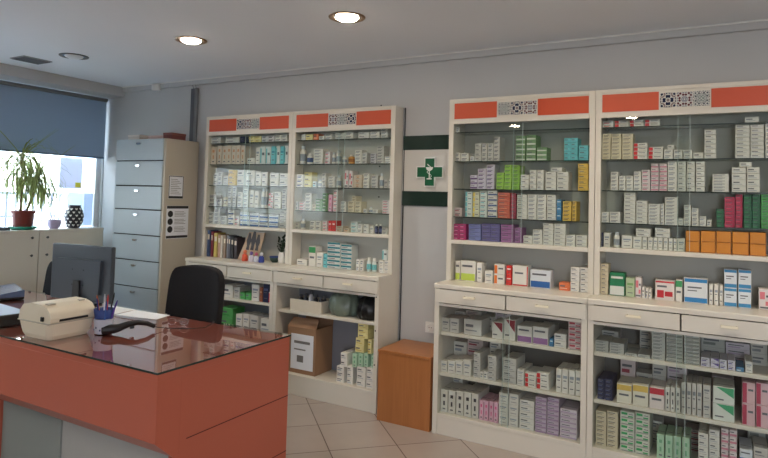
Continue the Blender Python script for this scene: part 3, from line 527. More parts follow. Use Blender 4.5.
for ui, (k, U) in enumerate(units.items()):
    x0, x1, yu, yb, cz = U['x0'], U['x1'], U['yu'], U['yb'], U['cz']; t = 0.032; ZT = 2.2
    root = thing('display_cabinet', cab_labels[k], 'cabinet', ((x0 + x1) / 2, (yb + YB) / 2, 0), 'tall white display cabinets along the back wall')
    for sx0, sx1 in ((x0, x0 + t), (x1 - t, x1)):
        # L-shaped side panel: deep base, shallow top
        obj('side_panel', MB().prism([(yb, 0), (YB, 0), (YB, ZT), (yu, ZT), (yu, cz - 0.03), (yb, cz - 0.03)], sx0, sx1), M['cab'], root, bevel=0.002)
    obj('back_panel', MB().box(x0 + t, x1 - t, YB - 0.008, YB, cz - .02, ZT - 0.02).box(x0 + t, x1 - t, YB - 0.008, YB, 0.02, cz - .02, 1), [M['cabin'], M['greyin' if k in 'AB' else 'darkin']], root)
    # cornice with orange panels and a tile insert
    ta, tb = tilesets[ui]
    hb = obj('header', MB().box(x0 + t, x1 - t, yu, yu + 0.016, 2.03, ZT).box(x0 + t, x1 - t, yu + 0.016, YB - 0.008, ZT - 0.018, ZT).box(x0 + t, x1 - t, yu - 0.004, yu, 2.03, 2.055).box(x0 + t, x1 - t, yu - 0.004, yu, 2.178, ZT), M['cab'], root, bevel=0.0015)
    for a, b2 in ((x0 + 0.038, ta - 0.006), (tb + 0.006, x1 - 0.038)):
        obj('orange_panel', MB().box(a, b2, yu - 0.003, yu, 2.064, 2.17), M['orange'], hb)
    w = (tb - ta) / 3
    for i in range(3):
        obj('ornamental_tile', MB().box(ta + i * w + 0.002, ta + (i + 1) * w - 0.002, yu - 0.004, yu, 2.076, 2.16), TM[(i + ui) % 3], hb)
    for z in U['shelves']:
        obj('glass_shelf', MB().box(x0 + t, x1 - t, yu + 0.032, YB - 0.01, z - 0.006, z - 0.0005).box(x0 + t, x1 - t, yu + 0.0295, yu + 0.0318, z - 0.0068, z - 0.0005, 1), [M['glshelf'], M['gldark']], root)
    mz = U['mid']
    obj('middle_board', MB().box(x0 + t, x1 - t, yu - 0.006, YB - 0.01, mz - 0.026, mz - 0.0005), M['cab'], root, bevel=0.003)
    mid = (x0 + x1) / 2
    for a, b2, yy in ((x0 + t + 0.001, mid + 0.03, yu + 0.006), (mid - 0.03, x1 - t - 0.001, yu + 0.016)):
        obj('glass_door', MB().add([(a, yy + .002, mz + .002), (b2, yy + .002, mz + .002), (b2, yy + .002, 2.03), (a, yy + .002, 2.03)], [(0, 1, 2, 3)]).box(b2 if a < mid - 0.1 else a - 0.002, (b2 + 0.002) if a < mid - 0.1 else a, yy, yy + 0.004, mz + 0.002, 2.03, 1), [M['gl'], M['gledge']], root)
    obj('countertop', MB().box(x0 - 0.002 * (k != 'A'), x1, yb - 0.012, YB - 0.01, cz - 0.03, cz - 0.0005) if False else
        MB().prism([(yb - 0.012, cz - 0.03), (yu, cz - 0.03), (yu, cz - 0.0005), (yb - 0.008, cz - 0.0005), (yb - 0.012, cz - 0.006)], x0, x1).box(x0 + t, x1 - t, yu, YB - 0.01, cz - 0.03, cz - 0.0005), M['cab'], root, bevel=0.0)
    for i, (a, b2) in enumerate(((x0 + 0.006, mid - 0.004), (mid + 0.004, x1 - 0.006))):
        dr = obj('drawer', MB().box(a, b2, yb - 0.01, yb + 0.0, cz - 0.122, cz - 0.036).box(a + 0.03, b2 - 0.03, yb + 0.001, yb + 0.2, cz - 0.115, cz - 0.045), M['cab'], root, bevel=0.002)
        hx = a + (b2 - a) * (0.51 if i == 0 else 0.47)
        obj('handle', MB().box(hx - 0.04, hx + 0.04, yb - 0.03, yb - 0.022, cz - 0.079, cz - 0.065).box(hx - 0.036, hx - 0.028, yb - 0.024, yb - 0.01, cz - 0.079, cz - 0.065).box(hx + 0.028, hx + 0.036, yb - 0.024, yb - 0.01, cz - 0.079, cz - 0.065), M['handle'], dr, bevel=0.002)
    obj('rail', MB().box(x0 + t, x1 - t, yb + 0.002, YB - 0.01, cz - 0.145, cz - 0.128), M['cab'], root)
    for z in U['low']:
        obj('lower_shelf', MB().box(x0 + t, x1 - t, yb + 0.03, YB - 0.01, z - 0.022, z - 0.0005), M['cab'], root, bevel=0.002)
    obj('plinth', MB().box(x0 + t, x1 - t, yb + 0.004, YB - 0.01, U['pl'] - 0.022, U['pl'] - 0.0005).box(x0 + t, x1 - t, yb + 0.006, yb + 0.022, 0.0, U['pl'] - 0.022), M['cab'], root, bevel=0.002)
    if U['lowglass']:
        for a, b2, yy in ((x0 + t + 0.001, mid + 0.02, yb + 0.004), (mid - 0.02, x1 - t - 0.001, yb + 0.012)):
            obj('lower_glass_door', MB().add([(a, yy + .002, U['pl'] + .002), (b2, yy + .002, U['pl'] + .002), (b2, yy + .002, cz - .146), (a, yy + .002, cz - .146)], [(0, 1, 2, 3)]).box(b2 if a < mid - 0.1 else a - 0.002, (b2 + 0.002) if a < mid - 0.1 else a, yy, yy + 0.004, U['pl'] + 0.002, cz - 0.146, 1), [M['gl'], M['gledge']], root)

# ------------------------------------------------------------------ stock on the shelves
W0 = (222, 220, 212)
ST = {  # base, accent, layout, words
 'w': (W0, (150, 160, 170), 'text', 'plain white'), 'wg': ((196, 194, 188), (120, 124, 130), 'text', 'greyish white'), 'wr': (W0, (206, 40, 44), 'end', 'white red-ended'),
 'wo': (W0, (226, 120, 50), 'end', 'white orange-ended'), 'wb': (W0, (70, 92, 140), 'stripe', 'white blue-striped'), 'wp': ((206, 200, 214), (104, 72, 128), 'stripe', 'white purple-striped'),
 'wp2': ((218, 208, 208), (206, 130, 150), 'stripe', 'white pink-striped'), 'wt': ((208, 216, 212), (110, 184, 190), 'end', 'white pale-teal-ended'), 'wy': ((214, 214, 190), (226, 200, 80), 'end', 'white yellow-ended'),
 'gr': ((120, 158, 112), (214, 218, 208), 'stripe', 'green and white'), 'gw': ((30, 122, 80), (214, 220, 214), 'half', 'green-topped white'), 'tl': ((112, 196, 204), (70, 150, 166), 'text', 'turquoise'),
 'lg': ((150, 194, 84), (96, 160, 44), 'text', 'lime green'), 'y': ((222, 186, 88), (120, 96, 60), 'text', 'yellow'), 'mw': ((206, 190, 190), (150, 44, 66), 'stripe', 'maroon-striped white'),
 'ro': ((200, 104, 84), (236, 190, 160), 'text', 'salmon red'), 'mar': ((158, 44, 70), (200, 90, 110), 'text', 'dark crimson'), 'bl': ((66, 130, 176), (220, 228, 232), 'text', 'bright blue'),
 'mag': ((186, 52, 116), (236, 150, 190), 'text', 'magenta'), 'lav': ((126, 132, 186), (90, 96, 160), 'text', 'lavender blue'), 'ind': ((104, 98, 150), (130, 124, 184), 'text', 'indigo'), 'vio': ((158, 104, 156), (196, 140, 190), 'text', 'violet'),
 'wl': (W0, (190, 212, 90), 'half2', 'lime-bottomed white'), 'red': ((214, 50, 44), (240, 226, 220), 'text', 'bright red'), 'wrb': (W0, (196, 44, 44), 'edge', 'red-edged white'),
 'wbb': ((212, 218, 224), (44, 96, 164), 'half2', 'blue-bottomed white'), 'or': ((222, 120, 76), (240, 210, 190), 'text', 'small orange'), 'md': (W0, (140, 34, 50), 'diag', 'maroon-cornered white'),
 'wpb': (W0, (146, 104, 156), 'half2', 'purple-bottomed white'), 'rp': ((206, 184, 184), (180, 60, 80), 'text2', 'red-patterned white'), 'wk': ((214, 212, 204), (60, 60, 64), 'marks', 'white black-marked'),
 'pk': ((222, 176, 196), (214, 90, 140), 'marks', 'pink'), 'll': ((196, 180, 200), (160, 132, 168), 'stripe', 'lilac-striped'), 'lw': ((212, 202, 212), (180, 160, 186), 'stripe', 'pale lilac'),
 'cr': ((214, 204, 176), (160, 150, 124), 'text', 'cream'), 'dg': ((20, 92, 58), (60, 140, 90), 'text', 'dark green'), 'cri': ((176, 30, 72), (214, 80, 110), 'text', 'crimson'), 'bg': ((84, 168, 92), (40, 140, 60), 'text', 'bright green'),
 'brn': ((156, 92, 62), (200, 150, 110), 'text', 'brown'), 'nv': ((34, 40, 76), (90, 100, 140), 'text', 'navy'), 'oc': ((226, 142, 38), (196, 112, 24), 'edge', 'orange'),
 'pg': ((178, 196, 160), (120, 160, 100), 'text', 'pale green'), 'wpk': ((222, 214, 212), (220, 120, 130), 'text2', 'white pink-printed'), 'rw': ((220, 214, 210), (190, 40, 50), 'redpic', 'red-printed white'),
 'wgr': (W0, (60, 150, 90), 'half', 'white green-headed'), 'bw': ((222, 226, 228), (46, 130, 190), 'bothbands', 'blue-banded white'), 'bb': ((220, 226, 230), (60, 140, 190), 'bothbands', 'blue and white'),
 'gw2': ((184, 186, 180), (120, 126, 122), 'stripe', 'grey-striped white'), 'pt': ((206, 204, 216), (84, 66, 140), 'diag', 'purple-triangled white'), 'yw': ((220, 216, 200), (212, 180, 90), 'half', 'yellow-topped white'),
 'rw2': ((218, 208, 204), (190, 40, 60), 'half', 'red-topped white'), 'gb': ((216, 222, 214), (60, 160, 110), 'diag', 'white green-cornered'), 'mp': ((214, 178, 184), (176, 50, 80), 'endwide', 'pink maroon-ended'),
 'wgn': ((208, 212, 200), (40, 160, 90), 'text2', 'white green-printed'), 'mi': ((172, 206, 178), (110, 170, 130), 'marks', 'mint green'), 'cy': ((222, 212, 150), (190, 160, 60), 'text', 'pale yellow'),
 'bk': ((200, 200, 204), (40, 42, 56), 'chk', 'black and white'), 'tn': ((208, 194, 174), (196, 140, 100), 'marks', 'tan'), 'am': ((206, 150, 70), (150, 90, 30), 'text', 'amber'), 'tlw': ((206, 214, 210), (24, 120, 134), 'stripetop', 'teal-topped white'),
}
_mc = {}
def cmat(rgb, rough=0.5):
    if rgb not in _mc: _mc[rgb] = mat('printed card %d %d %d' % rgb, rgb, rough, var=0.03, scale=30)
    return _mc[rgb]
TXT = (96, 98, 104)
def carton_mesh(w, d, h, st, name, rnd):
    base, acc, lay, _ = ST[st]
    mb = MB(); c = min(0.0018, h * 0.1, w * 0.1)
    # chamfered carton: front face inset ring so each edge catches the light
    X0, X1 = -w / 2, w / 2
    lo = [(X0 + c, 0, c), (X1 - c, 0, c), (X1 - c, 0, h - c), (X0 + c, 0, h - c)]
    ri = [(X0, c, 0.0), (X1, c, 0.0), (X1, c, h), (X0, c, h)]
    bk = [(X0, d, 0.0), (X1, d, 0.0), (X1, d, h), (X0, d, h)]
    mb.add(lo + ri + bk, [(0, 1, 2, 3)] + [(i + 4, (i + 1) % 4 + 4, (i + 1) % 4, i) for i in range(4)] + [(i + 8, (i + 1) % 4 + 8, (i + 1) % 4 + 4, i + 4) for i in range(4)] + [(11, 10, 9, 8)], 0)
    e = -0.0003
    def R(a, b, z0, z1, mi):  # printed patch on the front face, in fractions
        mb.add([(X0 + a * w, e * (1 + 0.5 * mi), z0 * h), (X0 + b * w, e * (1 + 0.5 * mi), z0 * h), (X0 + b * w, e * (1 + 0.5 * mi), z1 * h), (X0 + a * w, e * (1 + 0.5 * mi), z1 * h)], [(0, 1, 2, 3)], mi)
    tall = h > w * 1.1
    if lay == 'text':
        if tall: R(.15, .85, .62, .74, 1); R(.2, .7, .5, .54, 2); R(.2, .8, .2, .24, 2)
        else: R(.1, .55, .5, .68, 2); R(.1, .75, .25, .33, 1)
    elif lay == 'text2':
        R(.08, .5, .5, .85, 1); R(.55, .9, .2, .4, 1); R(.1, .9, .06, .14, 2); R(.6, .9, .6, .7, 2)
    elif lay == 'end': R(.03, .3, .06, .9, 1); R(.4, .85, .5, .66, 2)
    elif lay == 'endwide': R(.02, .35, .04, .96, 1); R(.45, .85, .6, .7, 2)
    elif lay == 'stripe': R(.03, .97, .12, .42, 1); R(.1, .6, .6, .75, 2)
    elif lay == 'stripetop': R(.02, .98, .55, .95, 1); R(.1, .6, .2, .35, 2)
    elif lay == 'half':
        if st == 'gw': R(.03, .97, .03, .42, 1); R(.1, .9, .75, .85, 1)
        else: R(.02, .98, .68, .97, 1); R(.15, .8, .4, .5, 2)
    elif lay == 'half2': R(.03, .97, .04, .38, 1); R(.1, .8, .7, .8, 2)
    elif lay == 'bothbands': R(.02, .98, .84, .98, 1); R(.02, .98, .03, .22, 1); R(.15, .75, .6, .66, 2); R(.15, .55, .48, .52, 2)
    elif lay == 'edge': R(.93, .99, .02, .98, 1); R(.03, .97, .02, .08, 1); R(.15, .7, .6, .68, 2) if st != 'oc' else None
    elif lay == 'diag':
        mb.add([(X0 + .15 * w, e, h * .97), (X1 - .03 * w, e, h * .4), (X1 - .03 * w, e, h * .97)], [(0, 1, 2)], 1); R(.1, .5, .2, .28, 2)
    elif lay == 'marks': R(.3, .7, .66, .8, 1); R(.38, .62, .3, .5, 1); R(.3, .7, .12, .18, 2)
    elif lay == 'redpic':
        R(.02, .98, .88, .97, 1); R(.1, .45, .12, .5, 1); R(.5, .9, .2, .45, 1); R(.1, .6, .65, .75, 2)
    elif lay == 'chk':
        R(.03, .35, .5, .95, 1); R(.36, .65, .05, .5, 1); R(.66, .97, .5, .95, 1)
    # glued flap seam on the top face
    mb.add([(X0 + w * .08, d * .3, h + 0.0002), (X1 - w * .08, d * .3, h + 0.0002), (X1 - w * .08, d * .34, h + 0.0002), (X0 + w * .08, d * .34, h + 0.0002)], [(0, 1, 2, 3)], 2)
    return mb.mesh(name, [cmat(base), cmat(acc), cmat(TXT)])

NUM = ['first', 'second', 'third', 'fourth', 'fifth', 'sixth', 'seventh', 'eighth', 'ninth', 'tenth', 'eleventh', 'twelfth', 'thirteenth', 'fourteenth', 'fifteenth', 'sixteenth']
CABN = dict(A='leftmost cabinet', B='second cabinet', C='third cabinet', D='rightmost cabinet')
piles = []
for cab, sh, z0, yf, dep, ents in STOCK:
    # expand columns, count piles of the same style from the left
    cl = []
    U = units[cab]; lev = sorted(list(U['shelves']) + [U['mid'] - .02, U['cz'] - .14, 2.026] + [z - .016 for z in U['low']])
    roof = min([z for z in lev if z > z0 + .03]) - .009
    for st, x0, x1, zb, h, n, cols, kind in ents:
        x0 = max(x0, U['x0'] + .0335); x1 = min(x1, U['x1'] - .0335)
        if x1 - x0 < .008: continue
        if zb + h * n > roof: h = (roof - zb) / n
        w = (x1 - x0) / cols
        for c in range(cols): cl.append([st, x0 + c * w, x0 + (c + 1) * w, zb, h, n, kind])
    cl.sort(key=lambda r: (r[1] + r[2]) / 2)
    cnt = {}
    for p in cl: cnt[(p[0], p[6])] = cnt.get((p[0], p[6]), 0) + 1
    seen = {}
    for p in cl:
        key = (p[0], p[6]); seen[key] = seen.get(key, 0) + 1
        piles.append(dict(cab=cab, sh=sh, yf=yf, dep=dep, st=p[0], x0=p[1], x1=p[2], zb=p[3], h=p[4], n=p[5], kind=p[6], k=seen[key], tot=cnt[key]))
# small boxes set further back, seen through the gaps and over the front rows
rf = random.Random(21)
for cab, sh, z0, yf, dep, ents in STOCK:
    U = units[cab]
    if sh == 'counter': continue
    lev = sorted(list(U['shelves']) + [U['mid'] - .02, U['cz'] - .14, 2.026] + [z - .016 for z in U['low']]); roof = min([z for z in lev if z > z0 + .03]) - .012
    base = yf < -.25
    if not base and cab in 'CD': continue
    occ = sorted([(p['x0'], p['x1']) for p in piles if p['cab'] == cab and p['sh'] == sh])
    x = U['x0'] + .035
    while x < U['x1'] - .1:
        w = rf.uniform(.035, .075) if not base else rf.uniform(.07, .12)
        if cab == 'B' and sh == 'bottom shelf': break
        hit = [o for o in occ if o[0] < x + w and o[1] > x]
        if base and cab in 'CD':
            if rf.random() < .7:
                n = rf.choice((2, 3, 4)); H = (roof - z0) * rf.uniform(.5, .88)
                piles.append(dict(cab=cab, sh=sh, yf=-.15, dep=.12, st=rf.choice(('wg', 'w', 'gw2', 'lw', 'mw', 'w')), x0=x, x1=x + w, zb=z0, h=H / n, n=n, kind=0, k=1, tot=1, back=True))
            x += w + rf.choice((.004, .004, .05))
        else:
            if not hit and not base:
                n = rf.choice((1, 2, 3)); H = rf.uniform(.03, .1)
                piles.append(dict(cab=cab, sh=sh, yf=yf + .012, dep=.06, st=rf.choice(('wg', 'w', 'cr', 'wpk', 'wt')), x0=x, x1=x + w, zb=z0, h=H / n, n=n, kind=0, k=1, tot=1, back=True)); x += w + .003
            else: x += .01
camp = Vector((2.135, -4.0585, 1.5074))
for i, p in enumerate(piles):
    d = (Vector(((p['x0'] + p['x1']) / 2, p['yf'], p['zb'])) - camp)
    p['area'] = (p['x1'] - p['x0']) * p['h'] / d.length ** 2 * abs(d.normalized().y)
    p['up'] = p['h'] > .62 * (p['x1'] - p['x0'])
for up in (True, False):
    tot = 0
    for p in sorted([p for p in piles if p['up'] == up and not p['kind']], key=lambda p: -p['area']):
        p['ind'] = tot + p['n'] <= 300 and not p.get('back')
        tot += p['n'] if p['ind'] else 0
    print('upright' if up else 'flat', tot, sum(p['n'] for p in piles if p['up'] == up and not p['kind']))
stuff = MB(); stuff_mats = []
def noun(p): return 'bottle' if p['kind'] else ('box' if p['up'] else 'carton')
def where(p, pos):
    desc = ST[p['st']][3]
    if p['tot'] > 1: s = f"{desc} {noun(p)} {pos} {NUM[p['k'] - 1]} such pile from left" if p['n'] > 1 else f"{desc} {noun(p)}, {NUM[p['k'] - 1]} such from left"
    else: s = f"{desc} {noun(p)} {pos} its pile" if p['n'] > 1 else f"{desc} {noun(p)} alone of its colour"
    shn = {'upper lower shelf': 'upper base shelf', 'lower middle shelf': 'lower base shelf'}.get(p['sh'], p['sh'])
    return ' '.join((s + f", {shn}, {CABN[p['cab']]}").split())
for p in piles:
    w = p['x1'] - p['x0']; h = p['h']; n = p['n']; cx = (p['x0'] + p['x1']) / 2
    desc = ST[p['st']][3]
    grp = f"{desc} {dict(bottle='bottles', box='boxes', carton='cartons')[noun(p)]} on {p['sh']} of {CABN[p['cab']]}"
    if p['kind']:
        r = min(w / 2 * 0.92, p['dep'] / 2 * .9); base, acc, _, _ = ST[p['st']]
        y = p['yf'] + r + 0.003
        t = thing('bottle', where(p, ''), 'bottle', (cx, y, p['zb'] + 0.0005), grp, local=True)
        obj('body', MB().lathe([(r * .92, 0), (r, .004), (r, h * .66), (r * .9, h * .74), (r * .5, h * .8), (r * .5, h * .84)], seg=14), cmat(base), t)
        obj('cap', MB().lathe([(r * .62, h * .82), (r * .62, h * .985), (r * .55, h)], seg=14), cmat(W0 if p['st'] != 'w' else (196, 204, 212)), t)
        obj('paper_label', MB().lathe([(r * 1.012, h * .16), (r * 1.012, h * .55)], seg=14), cmat(acc), t)
        continue
    dep = p['dep'] * random.uniform(0.86, 0.97)
    if not p['ind']:
        for i in range(n):
            ox = cx + random.uniform(-.0008, .0008); oy = p['yf'] + random.uniform(0, .004); z = p['zb'] + i * h + .0003
            me_w, me_h = w * 0.985, h - .0009
            base, acc, lay, _ = ST[p['st']]
            for cc in (base, acc, TXT):
                if cc not in stuff_mats: stuff_mats.append(cc)
            mi = stuff_mats.index(base); ma = stuff_mats.index(acc); mt = stuff_mats.index(TXT)
            tmp = MB(); X0, X1 = ox - me_w / 2, ox + me_w / 2
            tmp.box(X0, X1, oy, oy + dep, z, z + me_h, mi)
            tmp.add([(X0 + .08 * w, oy - .0003, z + h * .2), (X0 + .6 * w, oy - .0003, z + h * .2), (X0 + .6 * w, oy - .0003, z + h * .42), (X0 + .08 * w, oy - .0003, z + h * .42)], [(0, 1, 2, 3)], ma)
            tmp.add([(X0 + .1 * w, oy - .0003, z + h * .55), (X0 + .75 * w, oy - .0003, z + h * .55), (X0 + .75 * w, oy - .0003, z + h * .7), (X0 + .1 * w, oy - .0003, z + h * .7)], [(0, 1, 2, 3)], mt)
            o = len(stuff.v); stuff.v += tmp.v; stuff.f += [tuple(q + o for q in f) for f in tmp.f]; stuff.m += tmp.m; stuff.sm += tmp.sm
        continue
    me = carton_mesh(w * 0.985, dep, h - .0014, p['st'], 'carton', random)
    for i in range(n):
        o = bpy.data.objects.new('medicine_box' if p['up'] else 'carton', me); COL.objects.link(o)
        o.location = (cx + random.uniform(-.0006, .0006), p['yf'] + random.uniform(0, .005), p['zb'] + i * h + .0003)
        pos = '' if n == 1 else ('topmost of' if i == n - 1 else ('bottom of' if i == 0 else f"{NUM[i]} up in"))
        tag(o, where(p, pos), noun(p), grp)
so = obj('small_cartons', stuff, [cmat(c) for c in stuff_mats])
tag(so, 'many small flat medicine cartons piled on the shelves of the cabinets', 'cartons', kind='stuff')

# ------------------------------------------------------------------ things in the open niches and cabinet bases
books = [((58, 78, 116), -1.881, -1.851, 1.187, 'blue'), ((120, 44, 56), -1.836, -1.813, 1.178, 'maroon'), ((190, 172, 90), -1.80, -1.762, 1.168, 'yellow'),
 ((176, 140, 116), -1.752, -1.722, 1.156, 'tan brown'), ((214, 208, 196), -1.720, -1.699, 1.150, 'cream white'), ((150, 130, 112), -1.686, -1.660, 1.152, 'taupe'), ((120, 122, 128), -1.648, -1.628, 1.155, 'mid grey'),
 ((86, 90, 100), -1.626, -1.606, 1.150, 'slate grey'), ((34, 34, 40), -1.597, -1.570, 1.146, 'black'), ((60, 52, 56), -1.560, -1.530, 1.138, 'dark brown')]
for c, a, b, zt, w in books:
    h = zt - 0.955; t = thing('book', f'{w} spine of a book standing in the row inside the leftmost cabinet niche', 'book', ((a + b) / 2, -0.08, 0.9555), 'books standing on the counter of the leftmost cabinet')
    obj('cover', MB().box(a, b, -0.122, -0.118, 0.9555, zt).box(a, a + .002, -0.118, -0.02, 0.9555, zt).box(b - .002, b, -0.118, -0.02, 0.9555, zt).box(a + .004, b - .004, -.1225, -.122, zt - h * .35, zt - h * .15, 1), [cmat(c), cmat((214, 206, 186))], t)
    obj('pages', MB().box(a + .0022, b - .0022, -0.1175, -0.024, 0.958, zt - .004), M['paper'], t)
# leaning picture card with three dark figures
t = thing('picture_card', 'tan picture board with dark silhouettes leaning beside the books', 'picture', (-1.39, -0.12, 0.956))
def lean(z): return -0.142 + (z - 0.956) * 0.2
mb = MB(); P = [(-1.50, .956), (-1.285, .956), (-1.24, 1.195), (-1.42, 1.195)]
mb.add([(x, lean(z), z) for x, z in P] + [(x, lean(z) + .004, z) for x, z in P], [(0, 1, 2, 3), (7, 6, 5, 4), (0, 4, 5, 1), (1, 5, 6, 2), (2, 6, 7, 3), (3, 7, 4, 0)])
obj('board', mb, cmat((176, 150, 122)), t)
for cx, s in ((-1.405, 1), (-1.355, 1.1), (-1.305, .95)):
    mb = MB(); pts = [(0, .15), (-.012, .155), (-.018, .12), (-.026, .09), (-.014, .05), (-.02, .015), (.016, .012), (.014, .05), (.026, .085), (.018, .125), (.012, .155)]
    vs = [(cx + q[0] * s, lean(1.03 + q[1] * s) - .0012, 1.03 + q[1] * s) for q in pts[1:]]
    mb.add(vs, [tuple(range(len(vs)))]); obj('silhouette', mb, cmat((40, 34, 36)), t)
# small figurines
def figurine(x, y, s, c1, c2, label):
    t = thing('figurine', label, 'figurine', (x, y, 0.9555), 'small coloured ornaments beside the books', local=True)
    obj('body', MB().lathe([(.022 * s, 0), (.026 * s, .012 * s), (.019 * s, .04 * s), (.012 * s, .056 * s)], seg=14).lathe([(.008 * s, -.004), (.008 * s, .02 * s)], (.018 * s, 0, .03 * s), 8).lathe([(.008 * s, -.004), (.008 * s, .02 * s)], (-.018 * s, 0, .03 * s), 8), cmat(c1), t)
    obj('head', MB().lathe([(0.001, 0), (.013 * s, .008 * s), (.016 * s, .018 * s), (.012 * s, .03 * s), (0.001, .035 * s)], (0, 0, .054 * s), 14), cmat(c2), t)
figurine(-1.387, -0.175, 1.05, (214, 84, 50), (222, 120, 80), 'orange red figurine in front of the picture board')
figurine(-1.315, -0.175, .95, (214, 210, 224), (120, 96, 170), 'white figurine with purple head between the orange and blue ones')
figurine(-1.262, -0.175, .9, (206, 208, 220), (190, 90, 120), 'white figurine with pink head beside the blue one')
figurine(-1.205, -0.175, .95, (52, 70, 160), (220, 220, 228), 'blue figurine with white head beside the green cup')
t = thing('low_bowl', 'dark green low bowl with blue rim beside the vase of leaves', 'bowl', (-1.135, -.09, .9555), local=True)
obj('bowl_body', MB().lathe([(.022, 0), (.038, .02), (.044, .045), (.04, .045), (.03, .018), (0.001, .012)], seg=20), cmat((40, 66, 60)), t)
obj('rim', MB().lathe([(.044, .043), (.0455, .05), (.041, .05), (.04, .043)], seg=20), cmat((44, 70, 140)), t)
# plant in white vase
t = thing('vase_plant', 'dark leafy plant in a white vase at the right end of the leftmost niche', 'plant', (-1.06, -0.09, 0.9555), local=True)
obj('vase', MB().lathe([(.024, 0), (.032, .03), (.028, .07), (.022, .085), (.024, .09), (.018, .088), (.02, .07), (0.001, .06)], seg=18), M['white'], t)
mb = MB(); rn = random.Random(3)
for i in range(34):
    a = rn.uniform(0, 2 * PI); el = rn.uniform(.2, 1.3); L = rn.uniform(.05, .15); b = Vector((0, 0, .08)); d = Vector((math.cos(a) * math.cos(el) * .5, math.sin(a) * math.cos(el) * .3, math.sin(el)))
    tip = b + d * L; mb.tube([b, b + d * L * .6, tip], [.0012, .001, .0008], 5)
    s = d.cross(Vector((0, 0, 1))).normalized() * .013; q = tip + d * .03
    mb.add([tip - d * .006, tip + s + d * .01, q, tip - s + d * .01], [(0, 1, 2, 3)], 0)
obj('foliage', mb, M['leafd'], t)
# rolled items in the niche of the second cabinet are cartons (stock table); base of the second cabinet:
t = thing('white_tray', 'white open cardboard tray with small bottles on the upper base shelf', 'box', (-0.67, -.2, .6255))
obj('tray', MB().box(-.82, -.525, -.27, -.267, .6255, .715).box(-.82, -.525, -.09, -.087, .6255, .715).box(-.82, -.817, -.267, -.09, .6255, .715).box(-.528, -.525, -.267, -.09, .6255, .715).box(-.817, -.528, -.267, -.09, .6255, .629), cmat((216, 208, 190)), t, bevel=.001)
for i, (x, c, h) in enumerate(((-.78, (40, 42, 48), .11), (-.735, (60, 60, 70), .12), (-.685, (216, 216, 220), .15), (-.64, (38, 38, 44), .12), (-.59, (70, 70, 76), .115), (-.555, (44, 44, 50), .12))):
    t = thing('bottle', f"{['black', 'charcoal', 'tall white', 'jet black', 'grey', 'dark slate'][i]} small bottle standing in the white tray of the second cabinet", 'bottle', (x, -.18, .6295), 'bottles in the white tray', local=True)
    obj('body', MB().lathe([(.017, 0), (.018, .004), (.018, h * .7), (.009, h * .8)], seg=12), cmat(c), t)
    obj('cap', MB().lathe([(.011, h * .8), (.011, h)], seg=12), cmat((90, 92, 98)), t)
def bag(name, label, x0, x1, y0, y1, z0, z1, m, seed):
    rn = random.Random(seed); cx, cy = (x0 + x1) / 2, (y0 + y1) / 2; ph = [rn.uniform(0, 6.28) for _ in range(9)]
    def fn(u_, v_):
        a = 2 * PI * u_; rr = math.sin(PI * min(1, v_ * .5 + .5)) ** .6 if v_ > .0 else .9
        prof = [0.0, .82, 1.0, .97, .84, .62, .3, .1][min(7, int(v_ * 7 + .5))]
        n = 1 + .08 * math.sin(5 * a + ph[0] + 4 * v_) + .06 * math.sin(9 * a + ph[1] - 7 * v_) + .05 * math.sin(14 * a + ph[2])
        z = z0 + .0008 + (z1 - z0) * [0, .0, .3, .55, .78, .9, .97, 1][min(7, int(v_ * 7 + .5))] + (0 if v_ < .2 else .008 * math.sin(7 * a + ph[3] + 9 * v_))
        return (cx + math.cos(a) * (x1 - x0) / 2 * prof * min(1, n), cy + math.sin(a) * (y1 - y0) / 2 * prof * min(1, n), z)
    o = obj(name, MB().grid(fn, 48, 7), m, o=(cx, cy, z0)); return tag(o, label, 'bag')
bag('plastic_bag', 'crumpled grey green plastic bag on the upper base shelf of the second cabinet', -.512, -.262, -.275, -.03, .6255, .80, M['bag'], 1)
bag('plastic_bag', 'crumpled black bag at the right end of the same base shelf as the grey bag', -.258, -.04, -.28, -.03, .6255, .79, M['bagb'], 2)
t = thing('cardboard_box', 'open brown cardboard box on the bottom shelf of the second cabinet', 'box', (-.7, -.17, .1525))
mb = MB(); a, b, c, d, z0, z1 = -.84, -.57, -.262, -.035, .1525, .50
mb.box(a, b, c, c + .004, z0, z1).box(a, b, d - .004, d, z0, z1).box(a, a + .004, c + .004, d - .004, z0, z1).box(b - .004, b, c + .004, d - .004, z0, z1).box(a + .004, b - .004, c + .004, d - .004, z0, z0 + .004)
obj('carton_body', mb, M['cardboard'], t)
for pr in ([(a, c, z1), (b, c, z1), (b - .01, c + .05, z1 + .07), (a + .02, c + .045, z1 + .065)], [(a, d, z1), (b, d, z1), (b, d + .01, z1 + .07), (a, d + .01, z1 + .07)]):
    obj('flap', MB().add(pr, [(0, 1, 2, 3)]), M['cardboard'], t, solid=.003)
obj('paper_sheet', MB().box(-.80, -.59, c - .004, c - .0005, .185, .45).box(-.77, -.62, c - .0046, c - .004, .38, .40, 1).box(-.77, -.66, c - .0046, c - .004, .33, .34, 1).box(-.74, -.68, c - .0046, c - .004, .24, .29, 1), [M['paper'], M['print']], t)['label'] = 'white printed sheet on the front of the box'

